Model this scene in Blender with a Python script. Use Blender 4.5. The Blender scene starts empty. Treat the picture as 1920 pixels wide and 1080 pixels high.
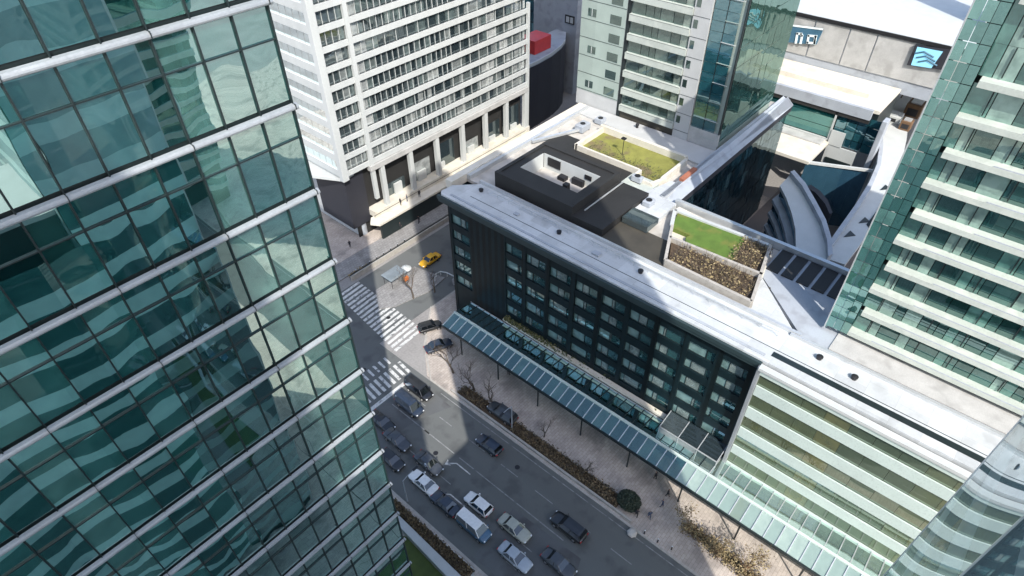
import bpy, bmesh, math, random
from mathutils import Vector, Matrix
random.seed(7)
R = math.radians
S = bpy.context.scene
COL = S.collection
# ------------------------------------------------------------------ camera
CAM_H = 75.0
F_PX, YAW, PITCH, ROLL = 1179.9, R(41.4278), R(41.7874), R(-0.4988)
fw = Vector((math.cos(PITCH)*math.cos(YAW), math.cos(PITCH)*math.sin(YAW), -math.sin(PITCH)))
r0 = Vector((math.sin(YAW), -math.cos(YAW), 0)); u0 = r0.cross(fw)
rt = r0*math.cos(ROLL) + u0*math.sin(ROLL); up = -r0*math.sin(ROLL) + u0*math.cos(ROLL)
cam = bpy.data.objects.new('camera', bpy.data.cameras.new('camera')); COL.objects.link(cam)
cam.data.lens = F_PX/1920*36; cam.data.sensor_width = 36; cam.data.clip_start = .2; cam.data.clip_end = 3000
M4 = Matrix((rt, up, -fw)).transposed().to_4x4(); M4.translation = (0, 0, CAM_H)
cam.matrix_world = M4; S.camera = cam
CP = Vector((0, 0, CAM_H))
def ray(px, py): return fw + rt*((px-960)/F_PX) - up*((py-540)/F_PX)
def PZ(px, py, z=0): d = ray(px, py); return CP + d*((z-CAM_H)/d.z)      # a survey of the place: pixel + known height -> metres
def PX(px, py, X): d = ray(px, py); return CP + d*(X/d.x)
def PY(px, py, Y): d = ray(px, py); return CP + d*(Y/d.y)
# ------------------------------------------------------------------ light
SUN_AZ, SUN_EL = R(-124), R(44)
w = bpy.data.worlds.new('World'); S.world = w; w.use_nodes = True
nt = w.node_tree; bg = nt.nodes['Background']
sky = nt.nodes.new('ShaderNodeTexSky'); sky.sky_type = 'NISHITA'; sky.sun_disc = False
sky.sun_elevation = SUN_EL; sky.sun_rotation = math.pi/2 - SUN_AZ; sky.air_density = 1.0; sky.dust_density = 2.0
nt.links.new(sky.outputs[0], bg.inputs[0]); bg.inputs[1].default_value = .15
sl = bpy.data.lights.new('sun', 'SUN'); sl.energy = 2.9; sl.angle = R(.5); sl.color = (1, .95, .87)
so = bpy.data.objects.new('sun', sl); COL.objects.link(so)
sd = Vector((math.cos(SUN_EL)*math.cos(SUN_AZ), math.cos(SUN_EL)*math.sin(SUN_AZ), math.sin(SUN_EL)))
so.rotation_euler = sd.to_track_quat('Z', 'Y').to_euler(); so.location = sd*200
vs = S.view_settings; vs.view_transform = 'Standard'; vs.look = 'None'; vs.exposure = 1.15; vs.gamma = 1
try: vs.use_curve_mapping = False
except Exception: pass
S.cycles.max_bounces = 8; S.cycles.glossy_bounces = 4; S.cycles.transparent_max_bounces = 12
S.cycles.sample_clamp_indirect = 8
S.cycles.use_denoising = True

# ------------------------------------------------------------------ materials
def base(name):
    m = bpy.data.materials.new(name); m.use_nodes = True
    n = m.node_tree.nodes; return m, n, m.node_tree.links, n['Principled BSDF']
def noise(n, l, scale, detail=6, stretch=None):
    tc = n.new('ShaderNodeTexCoord'); t = n.new('ShaderNodeTexNoise'); t.inputs['Scale'].default_value = scale; t.inputs['Detail'].default_value = detail
    src = tc.outputs['Object']
    g = n.new('ShaderNodeNewGeometry'); src = g.outputs['Position']
    if stretch:
        mp = n.new('ShaderNodeMapping'); mp.inputs['Scale'].default_value = stretch; l.new(src, mp.inputs[0]); src = mp.outputs[0]
    l.new(src, t.inputs['Vector']); return t
def mixc(n, l, fac, a, b):
    x = n.new('ShaderNodeMix'); x.data_type = 'RGBA'
    for sock, v in ((x.inputs[0], fac), (x.inputs[6], a), (x.inputs[7], b)):
        if hasattr(v, 'is_linked') or hasattr(v, 'node'): l.new(v, sock)
        elif isinstance(v, (int, float)): sock.default_value = v
        else: sock.default_value = (*v, 1)
    return x.outputs[2]
def ramp(n, l, src, stops, const=False):
    r = n.new('ShaderNodeValToRGB'); e = r.color_ramp.elements
    if const: r.color_ramp.interpolation = 'CONSTANT'
    while len(e) < len(stops): e.new(.5)
    for q, (p, c) in zip(e, stops): q.position = p; q.color = (*c, 1) if not isinstance(c, float) else (c, c, c, 1)
    l.new(src, r.inputs[0]); return r.outputs[0]
def sc(c, k): return tuple(min(1, max(0, x*k)) for x in c)
def mat(name, c, rough=.6, ns=.6, amt=.25, fine=8, metal=0, bump=0, spec=.5, joints=None, streak=None, stain=None):
    """a worn surface: broad and fine tone variation, optional joints of slabs, streaks along one axis, stains"""
    m, n, l, b = base(name)
    t = noise(n, l, ns, stretch=streak); t2 = noise(n, l, fine)
    a = ramp(n, l, t.outputs[0], [(.3, sc(c, 1-amt)), (.7, sc(c, 1+amt*.6))])
    a = mixc(n, l, .35, a, ramp(n, l, t2.outputs[0], [(.3, sc(c, 1-amt*1.2)), (.7, sc(c, 1+amt))]))
    if stain:
        t3 = noise(n, l, stain[1], 3); a = mixc(n, l, ramp(n, l, t3.outputs[0], [(.52, 0.0), (.66, 1.0)]), a, stain[0])
    if joints:
        g = n.new('ShaderNodeNewGeometry'); br = n.new('ShaderNodeTexBrick'); l.new(g.outputs['Position'], br.inputs[0])
        br.inputs['Scale'].default_value = joints[0]; br.inputs['Mortar Size'].default_value = joints[1]
        br.inputs['Brick Width'].default_value = joints[2] if len(joints) > 2 else .5
        br.inputs['Row Height'].default_value = joints[3] if len(joints) > 3 else .25
        br.inputs['Color1'].default_value = (1, 1, 1, 1); br.inputs['Color2'].default_value = (.82, .82, .82, 1); br.inputs['Mortar'].default_value = (.45, .43, .4, 1)
        x = n.new('ShaderNodeMix'); x.data_type = 'RGBA'; x.blend_type = 'MULTIPLY'; x.inputs[0].default_value = 1
        l.new(a, x.inputs[6]); l.new(br.outputs[0], x.inputs[7]); a = x.outputs[2]
    l.new(a, b.inputs['Base Color'])
    rr = n.new('ShaderNodeMapRange'); l.new(t2.outputs[0], rr.inputs[0]); rr.inputs[3].default_value = max(0, rough-.12); rr.inputs[4].default_value = min(1, rough+.12)
    l.new(rr.outputs[0], b.inputs['Roughness'])
    b.inputs['Metallic'].default_value = metal; b.inputs['Specular IOR Level'].default_value = spec
    if bump:
        bp = n.new('ShaderNodeBump'); bp.inputs['Strength'].default_value = bump; bp.inputs['Distance'].default_value = .03; l.new(t2.outputs[0], bp.inputs['Height']); l.new(bp.outputs[0], b.inputs['Normal'])
    return m
def glass(name, stops, tint, refl=.35, fres=.6, rough=.01, wav=0, wscale=.35, clear=0.0, blinds=None):
    """window glass over a room: what is inside varies from pane to pane, the outside is mirrored in it"""
    m, n, l, b = base(name); out = n['Material Output']
    g = n.new('ShaderNodeNewGeometry')
    c = ramp(n, l, g.outputs['Random Per Island'], stops, True)
    t = noise(n, l, .9, 3); c = mixc(n, l, .45, c, mixc(n, l, ramp(n, l, t.outputs[0], [(.35, 0.0), (.65, 1.0)]), sc(stops[0][1], .8), c))
    if blinds:
        wv = n.new('ShaderNodeTexWave'); wv.bands_direction = blinds[0]; wv.inputs['Scale'].default_value = blinds[1]; l.new(g.outputs['Position'], wv.inputs[0])
        mul = n.new('ShaderNodeMath'); mul.operation = 'MULTIPLY'
        gt = n.new('ShaderNodeMath'); gt.operation = 'GREATER_THAN'; gt.inputs[1].default_value = blinds[2]
        wn = n.new('ShaderNodeTexWhiteNoise'); wn.noise_dimensions = '1D'; l.new(g.outputs['Random Per Island'], wn.inputs[1]); l.new(wn.outputs[0], gt.inputs[0])
        l.new(gt.outputs[0], mul.inputs[0]); l.new(ramp(n, l, wv.outputs[0], [(.4, 0.0), (.6, 1.0)]), mul.inputs[1])
        c = mixc(n, l, mul.outputs[0], c, sc(stops[0][1], .6))
    l.new(c, b.inputs['Base Color']); b.inputs['Roughness'].default_value = .6; b.inputs['Specular IOR Level'].default_value = 0
    gl = n.new('ShaderNodeBsdfGlossy'); gl.inputs['Color'].default_value = (*tint, 1); gl.inputs['Roughness'].default_value = rough
    if wav:
        t = noise(n, l, wscale, 1.5); bp = n.new('ShaderNodeBump'); bp.inputs['Strength'].default_value = 1; bp.inputs['Distance'].default_value = wav
        l.new(t.outputs[0], bp.inputs['Height']); l.new(bp.outputs[0], gl.inputs['Normal'])
    fr = n.new('ShaderNodeFresnel'); fr.inputs[0].default_value = 1.5
    ma = n.new('ShaderNodeMath'); ma.operation = 'MULTIPLY_ADD'; ma.use_clamp = True; l.new(fr.outputs[0], ma.inputs[0]); ma.inputs[1].default_value = fres; ma.inputs[2].default_value = refl
    mx = n.new('ShaderNodeMixShader'); l.new(ma.outputs[0], mx.inputs[0])
    inner = b.outputs[0]
    if clear:
        tr = n.new('ShaderNodeBsdfTransparent'); tr.inputs[0].default_value = (*tint, 1)
        m2 = n.new('ShaderNodeMixShader'); m2.inputs[0].default_value = clear; l.new(b.outputs[0], m2.inputs[1]); l.new(tr.outputs[0], m2.inputs[2]); inner = m2.outputs[0]
    l.new(inner, mx.inputs[1]); l.new(gl.outputs[0], mx.inputs[2]); l.new(mx.outputs[0], out.inputs[0])
    return m
def foliage(name, cols, rough=.7):
    m, n, l, b = base(name); g = n.new('ShaderNodeNewGeometry')
    k = len(cols)
    c = ramp(n, l, g.outputs['Random Per Island'], [(i/k, x) for i, x in enumerate(cols)])
    t = noise(n, l, 1.2, 4); c2 = mixc(n, l, ramp(n, l, t.outputs[0], [(.4, 0.0), (.62, .7)]), c, cols[-1])
    l.new(c2, b.inputs['Base Color']); b.inputs['Roughness'].default_value = rough
    return m
def paint(name, c, coat=.6):
    m, n, l, b = base(name); t = noise(n, l, 3, 4)
    l.new(ramp(n, l, t.outputs[0], [(.3, sc(c, .9)), (.7, sc(c, 1.05))]), b.inputs['Base Color']); b.inputs['Roughness'].default_value = .35
    b.inputs['Coat Weight'].default_value = coat; b.inputs['Coat Roughness'].default_value = .05
    return m
def lamp(name, c, e):
    m, n, l, b = base(name); b.inputs['Base Color'].default_value = (*c, 1); b.inputs['Emission Color'].default_value = (*c, 1); b.inputs['Emission Strength'].default_value = e; return m

MAT = dict(
 lane=mat('worn_lane_paint', (.22,.225,.225), .8, 1.2, .4, 7, stain=((.10,.105,.108), 1.1)),
 asphalt=mat('asphalt', (.112,.118,.116), .85, .12, .3, 14, bump=.3, stain=((.078,.082,.082), .35), streak=(1,.12,1)),
 asphalt2=mat('asphalt_side', (.10,.105,.108), .85, .15, .3, 12, bump=.3, stain=((.07,.07,.072), .3)),
 paving=mat('paving', (.46,.405,.36), .8, .3, .22, 5, joints=(1.0,.012,.8,.4), stain=((.30,.265,.24), .25)),
 paving_grey=mat('paving_grey', (.27,.265,.26), .8, .3, .25, 5, joints=(1.0,.02,.6,.6), stain=((.19,.185,.18), .3)),
 kerb=mat('kerb_stone', (.36,.34,.31), .8, 1.5, .25, 12),
 ground=mat('ground', (.25,.24,.23), .9, .1, .3, 3),
 white_line=mat('road_paint', (.54,.54,.52), .7, 2, .35, 9, stain=((.16,.165,.165), 1.3)),
 soil=mat('soil', (.075,.052,.033), .95, 2, .4, 10, bump=.6),
 lawn=mat('lawn', (.085,.15,.022), .9, .8, .3, 14, bump=.5, stain=((.13,.15,.03), .5)),
 lawn_dry=mat('lawn_dry', (.20,.20,.045), .9, .6, .35, 14, bump=.5, stain=((.15,.12,.06), .4)),
 lawn_dark=mat('lawn_verge', (.06,.085,.018), .9, .8, .3, 14, bump=.5),
 white=mat('white_render', (.45,.47,.465), .55, .5, .1, 6, streak=(1,1,.25)),
 bone=mat('cream_render', (.58,.55,.48), .6, .6, .15, 6, stain=((.52,.48,.4), .5)),
 band_cream=mat('band_concrete', (.41,.445,.41), .6, .5, .16, 5, streak=(1,.3,1), stain=((.45,.48,.44), .6)),
 band_green=mat('enamelled_band', (.46,.54,.51), .3, .4, .1, 6),
 band_alu=mat('aluminium_ledge', (.27,.29,.31), .4, .6, .2, 9, metal=.15),
 alu=mat('aluminium', (.55,.57,.58), .35, .8, .12, 9, metal=.5),
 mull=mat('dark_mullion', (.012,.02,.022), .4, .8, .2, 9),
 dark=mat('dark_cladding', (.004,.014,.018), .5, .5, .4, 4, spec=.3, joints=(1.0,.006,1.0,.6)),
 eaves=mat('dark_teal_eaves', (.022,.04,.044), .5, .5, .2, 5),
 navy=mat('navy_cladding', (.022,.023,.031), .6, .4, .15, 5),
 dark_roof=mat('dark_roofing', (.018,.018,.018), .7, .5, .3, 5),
 brown_roof=mat('brown_roofing', (.05,.045,.035), .7, .5, .3, 5),
 roof_white=mat('white_roofing', (.50,.525,.54), .5, .35, .12, 4, joints=(1.0,.006,2.0,3.0), stain=((.42,.44,.45), .45)),
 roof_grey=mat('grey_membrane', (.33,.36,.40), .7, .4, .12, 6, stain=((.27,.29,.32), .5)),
 gravel=mat('gravel_roof', (.44,.42,.39), .9, .6, .2, 25, bump=.4, stain=((.33,.31,.28), .4)),
 concrete=mat('concrete', (.40,.40,.39), .75, .5, .2, 7, stain=((.31,.31,.3), .4)),
 conc_pale=mat('pale_concrete', (.42,.43,.43), .7, .5, .12, 7),
 panel_green=mat('pale_green_panel', (.33,.40,.365), .5, .5, .1, 6, joints=(1.0,.003,4.5,3.0)),
 brown_wall=mat('brown_wall', (.12,.105,.10), .7, .4, .15, 4),
 wood=mat('wood', (.14,.08,.04), .7, 1, .3, 8),
 bark=mat('bark', (.10,.08,.062), .9, 2, .3, 12),
 red=mat('red_panel', (.55,.05,.05), .5, .6, .15, 5),
 orange=mat('orange_panel', (.5,.14,.03), .5, .6, .15, 5),
 rust=mat('terracotta', (.33,.12,.07), .8, .9, .3, 5),
 rubber=mat('tyre_rubber', (.012,.012,.013), .8),
 rim=mat('wheel_rim', (.45,.45,.46), .3, metal=.8),
 black=mat('black_metal', (.014,.014,.016), .45),
 fabric=mat('grey_awning', (.17,.20,.22), .8),
 skin=mat('skin', (.45,.27,.2), .6), cloth=mat('dark_clothing', (.02,.02,.025), .85), cloth2=mat('blue_clothing', (.05,.07,.12), .85), hair=mat('hair', (.015,.01,.008), .6),
 blue_sign=mat('blue_sign', (.05,.13,.2), .4), letter=mat('white_letter', (.75,.85,.88), .4),
 glA=glass('tower_glass', [(0,(.004,.026,.027)),(.28,(.008,.055,.053)),(.52,(.018,.095,.089)),(.78,(.035,.14,.13)),(.94,(.10,.23,.205))], (.66,.88,.84), .54, .9, wav=.002, wscale=.35),
 glB=glass('hotel_glass', [(0,(.025,.075,.08)),(.3,(.08,.17,.175)),(.55,(.19,.30,.295)),(.85,(.42,.49,.475))], (.72,.9,.88), .16, .9, wav=.003, blinds=('Y', 3.2, .62)),
 glG=glass('banded_vision', [(0,(.035,.12,.12)),(.6,(.07,.19,.185))], (.62,.74,.75), .14, .9), glG2=glass('banded_spandrel', [(0,(.50,.72,.69)),(.5,(.58,.8,.77))], (.66,.76,.77), .08, .6),
 glC2=glass('pale_reflection_glass', [(0,(.10,.12,.12)),(.3,(.20,.22,.22)),(.6,(.33,.35,.345)),(.85,(.45,.47,.465))], (.85,.92,.92), .22, .9, wav=.003),  # pale reflections painted into the pane colour, more of them to the right
 glBg=glass('pale_green_glass', [(0,(.07,.095,.065)),(.4,(.09,.11,.06)),(.8,(.125,.13,.062))], (.78,.88,.78), .2, .9, wav=.006, clear=.0),
 glC=glass('office_glass', [(0,(.02,.03,.035)),(.35,(.05,.065,.07)),(.6,(.10,.13,.13)),(.85,(.32,.34,.34))], (.8,.9,.9), .14, .9, wav=.003),
 glD=glass('balcony_glass', [(0,(.015,.03,.03)),(.4,(.03,.05,.045)),(.7,(.07,.10,.09)),(.9,(.2,.24,.21))], (.7,.9,.85), .14, .9, wav=.003),
 glDb=glass('blue_glass', [(0,(.01,.05,.07)),(.4,(.02,.09,.11)),(.75,(.10,.22,.24))], (.6,.85,.9), .22, .9, wav=.003),
 glDr=glass('warped_glass', [(0,(.025,.06,.05)),(.5,(.04,.085,.07))], (.6,.8,.72), .2, .7, wav=.035, wscale=.35),
 glE=glass('flats_glass', [(0,(.012,.045,.042)),(.25,(.035,.10,.09)),(.5,(.08,.19,.165)),(.8,(.24,.34,.30))], (.65,.88,.82), .2, .9, wav=.006),
 glEe=glass('corner_glass', [(0,(.03,.10,.09)),(.4,(.05,.15,.132)),(.75,(.10,.22,.195))], (.6,.88,.82), .34, .8, wav=.02, wscale=.6),
 glF=glass('curved_glass', [(0,(.30,.40,.41)),(.6,(.34,.44,.45))], (.74,.8,.82), .10, .6), glF2=glass('curved_spandrel', [(0,(.55,.68,.67)),(.5,(.6,.73,.72))], (.74,.8,.82), .08, .6),
 glT=glass('teal_glass', [(0,(.005,.05,.05)),(.5,(.02,.11,.10)),(.8,(.10,.22,.2))], (.55,.9,.85), .2, .8, wav=.003),
 glP=glass('deep_blue_glass', [(0,(.02,.06,.10)),(.5,(.03,.08,.12))], (.55,.75,.85), .22, .8, wav=.01),
 canopy_lit=glass('sunlit_canopy_glass', [(0,(.28,.38,.34)),(.5,(.38,.48,.43)),(.8,(.2,.26,.2))], (.8,.92,.88), .1, .6, wav=.002, clear=.25),  # sunlit stretch of the canopy: sunlight painted in as paler glass
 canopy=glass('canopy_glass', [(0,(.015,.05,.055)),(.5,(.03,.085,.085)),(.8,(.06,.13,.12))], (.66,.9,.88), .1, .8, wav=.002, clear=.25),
 carglass=glass('car_glass', [(0,(.006,.008,.01))], (.8,.85,.9), .06, .8),
 leaf_brown=foliage('brown_leaves', [(.10,.065,.03),(.17,.12,.06),(.25,.19,.11),(.07,.05,.03)]),
 leaf_olive=foliage('olive_leaves', [(.06,.08,.02),(.12,.13,.04),(.18,.16,.07),(.05,.06,.02)]),
 leaf_dark=foliage('dark_leaves', [(.012,.022,.014),(.02,.035,.02),(.03,.045,.03)]),
 leaf_dry=foliage('dry_leaves', [(.18,.14,.06),(.28,.22,.11),(.38,.31,.17),(.10,.07,.035)]),
 screen=lamp('screen_blue', (.2,.45,.6), .35),
 headlight=mat('headlight_glass', (.7,.72,.75), .2), taillight=mat('taillight_red', (.3,.01,.01), .3),
)

# ------------------------------------------------------------------ mesh helpers
class MB:
    def __init__(s): s.v = []; s.f = []; s.mi = []; s.mats = []
    def m(s, k):
        mt = MAT[k] if isinstance(k, str) else k
        if mt not in s.mats: s.mats.append(mt)
        s.cur = s.mats.index(mt); return s
    cur = 0
    def face(s, pts):
        i = len(s.v); s.v += [tuple(p) for p in pts]; s.f.append(tuple(range(i, i+len(pts)))); s.mi.append(s.cur)
    def addf(s, vs_, fs):
        i = len(s.v); s.v += [tuple(p) for p in vs_]
        for f in fs: s.f.append(tuple(i+k for k in f)); s.mi.append(s.cur)
        return s
    def box(s, x0, x1, y0, y1, z0, z1):
        s.addf([(x0,y0,z0),(x1,y0,z0),(x1,y1,z0),(x0,y1,z0),(x0,y0,z1),(x1,y0,z1),(x1,y1,z1),(x0,y1,z1)],
               [(0,3,2,1),(4,5,6,7),(0,1,5,4),(1,2,6,5),(2,3,7,6),(3,0,4,7)]); return s
    def prism(s, poly, z0, z1):
        n = len(poly); a = sum(poly[i][0]*poly[(i+1)%n][1]-poly[(i+1)%n][0]*poly[i][1] for i in range(n))
        if a < 0: poly = poly[::-1]
        s.addf([(p[0],p[1],z0) for p in poly]+[(p[0],p[1],z1) for p in poly],
               [tuple(range(n))[::-1], tuple(range(n, 2*n))]+[(i,(i+1)%n,n+(i+1)%n,n+i) for i in range(n)]); return s
    def bar(s, a, b, w_, h, upv=(0,0,1)):
        a, b = Vector(a), Vector(b); d = (b-a).normalized(); q = d.cross(Vector(upv))
        if q.length < 1e-4: q = d.cross(Vector((1,0,0)))
        q.normalize(); t = q.cross(d); q *= w_/2; t *= h/2
        s.addf([a-q-t,a+q-t,a+q+t,a-q+t,b-q-t,b+q-t,b+q+t,b-q+t],[(0,1,2,3),(7,6,5,4),(0,4,5,1),(1,5,6,2),(2,6,7,3),(3,7,4,0)]); return s
    def tube(s, pts, rad, n=6, cap=True):
        pts = [Vector(p) for p in pts]; rad = rad if isinstance(rad, (list, tuple)) else [rad]*len(pts); vs_, fs = [], []
        for i, p in enumerate(pts):
            d = (pts[min(i+1, len(pts)-1)]-pts[max(i-1, 0)]).normalized(); q = d.cross(Vector((0,0,1)) if abs(d.z) < .95 else Vector((1,0,0))).normalized(); t = q.cross(d)
            for k in range(n): a = 2*math.pi*k/n; vs_.append(p+(q*math.cos(a)+t*math.sin(a))*rad[i])
        for i in range(len(pts)-1):
            for k in range(n): a, b = i*n+k, i*n+(k+1)%n; fs.append((a, b, b+n, a+n))
        if cap: fs += [tuple(range(n))[::-1], tuple(range(len(pts)*n-n, len(pts)*n))]
        s.addf(vs_, fs); return s
    def lathe(s, c, prof, n=12):
        vs_, fs = [], []
        for r_, z in prof:
            for k in range(n): a = 2*math.pi*k/n; vs_.append((c[0]+r_*math.cos(a), c[1]+r_*math.sin(a), c[2]+z))
        for i in range(len(prof)-1):
            for k in range(n): a, b = i*n+k, i*n+(k+1)%n; fs.append((a, b, b+n, a+n))
        fs += [tuple(range(n))[::-1], tuple(range(len(prof)*n-n, len(prof)*n))]
        s.addf(vs_, fs); return s
    def leaves(s, fn, n, size):
        for _ in range(n):
            p = Vector(fn()); q = Vector((random.gauss(0,1),random.gauss(0,1),random.gauss(0,1))).normalized(); t = q.orthogonal().normalized(); k = size*random.uniform(.5, 1.4)
            s.face([p-q*k, p+t*k*.5, p+q*k, p-t*k*.5])
    def pane(s, o, eu, ev, nrm, bulge=0, tilt=0, nu=5, nv=4):
        """one sheet of glass, very slightly pillowed and tilted in its frame"""
        o, eu, ev, nrm = map(Vector, (o, eu, ev, nrm)); ta, tb = random.uniform(-tilt, tilt), random.uniform(-tilt, tilt); bl = bulge*random.uniform(-.6, 1.3); vs_, fs = [], []
        for j in range(nv+1):
            for i in range(nu+1):
                a, b = i/nu, j/nv; vs_.append(o+eu*a+ev*b+nrm*(bl*(16*a*(1-a)*b*(1-b))+ta*(a-.5)+tb*(b-.5)))
        for j in range(nv):
            for i in range(nu): k = j*(nu+1)+i; fs.append((k, k+1, k+nu+2, k+nu+1))
        s.addf(vs_, fs)
    def build(s, name, parent=None, smooth=False, bevel=0, weld=False):
        me = bpy.data.meshes.new(name); me.from_pydata(s.v, [], s.f); 
        for mt in s.mats: me.materials.append(mt)
        me.polygons.foreach_set('material_index', s.mi)
        if weld:
            bm = bmesh.new(); bm.from_mesh(me); bmesh.ops.remove_doubles(bm, verts=bm.verts, dist=1e-4); bm.to_mesh(me); bm.free()
        if smooth: me.polygons.foreach_set('use_smooth', [True]*len(me.polygons))
        me.update()
        o = bpy.data.objects.new(name, me); COL.objects.link(o)
        if parent: o.parent = parent; o.matrix_parent_inverse = Matrix.Identity(4)
        if bevel:
            b = o.modifiers.new('bevel', 'BEVEL'); b.width = bevel; b.segments = 2; b.limit_method = 'ANGLE'
        return o
def M(k): return MB().m(k)
def tag(o, label, cat, group=None):
    o['label'] = label; o['category'] = cat
    if group: o['group'] = group
    return o
def thing(name, label, cat, loc=(0,0,0), rz=0, group=None):
    o = bpy.data.objects.new(name, None); COL.objects.link(o); o.location = loc; o.rotation_euler = (0, 0, rz); o.empty_display_size = .3
    return tag(o, label, cat, group)
def struct(o): o['kind'] = 'structure'; return o
def stuff(o): o['kind'] = 'stuff'; return o
def copy_tree(o, parent=None):
    c = o.copy(); COL.objects.link(c); c.parent = parent
    for ch in o.children: copy_tree(ch, c)
    return c
# things below that are built in place use an Empty at the world origin's axes moved to their base: parts are given in world metres
def site(name, label, cat, loc, group=None):
    t = thing(name, label, cat, loc, 0, group); t['_off'] = loc; return t
def part(mb, name, t, **k):
    off = t.get('_off')
    par = t
    if off is None:
        off = (0,0,0); q = t
        while q is not None:
            if q.get('_off') is not None: off = q['_off']; break
            q = q.parent
    if isinstance(mb, MB): mb.v = [(a-off[0], b-off[1], c-off[2]) for a, b, c in mb.v]
    return mb.build(name, par, **k)

# ================================================================== SETTING
struct(M('ground').box(-400, 900, -400, 900, -1, -.02).build('ground'))
# street running along Y between kerbs x 22.5 and 38.6, side street along X between y 63 and 78
struct(M('asphalt').prism([(22.5,-140),(38.6,-140),(38.6,63),(120,63),(120,78),(-60,78),(-60,63),(22.5,63)], -.01, .0).build('road'))
def slab(name, poly, z=.13, m='paving', k='kerb'):
    o = struct(M(m).prism(poly, 0.005, z).build(name)); return o
slab('pavement', [(38.9,-140),(120,-140),(120,62.7),(50,62.7),(43,57),(38.9,52)], .13, 'paving')
slab('pavement_hotel_corner', [(58,62.75),(120,62.75),(120,66.2),(60.5,66.2),(57.4,65.2),(56.6,64)], .14, 'paving_grey')
slab('pavement_tower', [(18.8,-140),(28.5,-140),(28.5,-3),(22.2,7),(22.2,56),(19.6,61),(14,62.7),(-60,62.7),(-60,48),(18.8,48)], .13, 'paving')
slab('plaza', [(-60,-140),(18.7,-140),(18.7,9.9),(-60,9.9)], .12, 'paving')
for x_, y_ in ((30.2,41),(35.9,31),(43.5,66.5),(33.4,60.5)): tag(M('black').lathe((x_,y_,.003),[(.36,0),(.36,.006),(.3,.008)],16).build('manhole_cover'), 'round iron manhole cover let into the asphalt', 'manhole cover', 'manhole covers in the road')
slab('pavement_office', [(-60,80.4),(120,80.4),(120,84.6),(-60,84.6)], .13, 'paving_grey')
slab('forecourt', [(-60,84.62),(120,84.62),(120,140),(-60,140)], .15, 'paving')
kb = MB().m('kerb')
kb.box(38.6,38.9,-140,51,0,.15); kb.box(22.2,22.5,-140,56,0,.15); kb.prism([(38.6,51),(38.9,51),(43.2,56.8),(50,62.7),(50,63),(43,57.2)],0,.15); kb.box(50,120,62.4,62.74,0,.15); kb.box(-60,14,62.7,63,0,.15)
struct(kb.build('kerb'))
# road paint
def mark(name, boxes, z=.004):
    b = M('white_line' if name == 'stop_line' else 'lane')
    for x0,x1,y0,y1 in boxes: b.box(x0,x1,y0,y1,.0015,z)
    return struct(b.build(name))
def quad_mark(name, polys):
    b = M('white_line')
    for p in polys: b.prism(p, .0015, .005)
    return struct(b.build(name))
mark('lane_line', [(31.75,31.9,20,38)]+[(31.75,31.9,y,y+6) for y in (39,)]+[(31.75,31.9,44,52)])
mark('lane_dashes', [(34.75,34.87,y,y+3) for y in range(-30,52,6)]+[(28.1,28.22,y,y+2) for y in range(-27,45,7)]+[(25.2,25.3,y,y+1.6) for y in range(-26,45,8)])
mark('edge_line', [(37.9,38.03,-140,48)])
mark('stop_line', [(28.6,37.6,53.3,53.95)])
zs = []
for i in range(18):
    y = 59.6+i*1.02; x0 = 39.2+.12*i; zs.append([(x0,y),(x0+6.2-.08*i,y+.35),(x0+6.2-.08*i,y+.9),(x0,y+.55)])
quad_mark('zebra_crossing', zs)
quad_mark('zebra_crossing', [[(29.6+i*.98,54.7),(30.1+i*.98,54.7),(30.4+i*.98,57.6),(29.9+i*.98,57.6)] for i in range(9)])
quad_mark('zebra_crossing', [[(29+i*1.1,58.3),(29.35+i*1.1,58.3),(29.5+i*1.1,60),(29.1+i*1.1,60)] for i in range(8)])
def arrow(cx, cy):
    return [[(cx-.08,cy-2.2),(cx+.08,cy-2.2),(cx+.08,cy+.4),(cx-.08,cy+.4)],[(cx-.08,cy+.4),(cx+.08,cy+.4),(cx-.55,cy+1.2),(cx-.75,cy+1.05)],[(cx-.35,cy+1.75),(cx-1.2,cy+1.5),(cx-.75,cy+.75)]]
a0 = PZ(860,872,0); quad_mark('turn_arrow', arrow(a0.x, a0.y))
quad_mark('turn_arrow', arrow(27.1, 34.6))
# patched asphalt
struct(M('asphalt2').prism([(23,27),(31,27.5),(31.4,17),(23.4,14)], .001, .003).build('road_patch'))
struct(M('asphalt2').prism([(32.4,47),(37.2,45),(37.6,53),(29,53.1),(26,48)], .001, .003).build('road_patch'))

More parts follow.
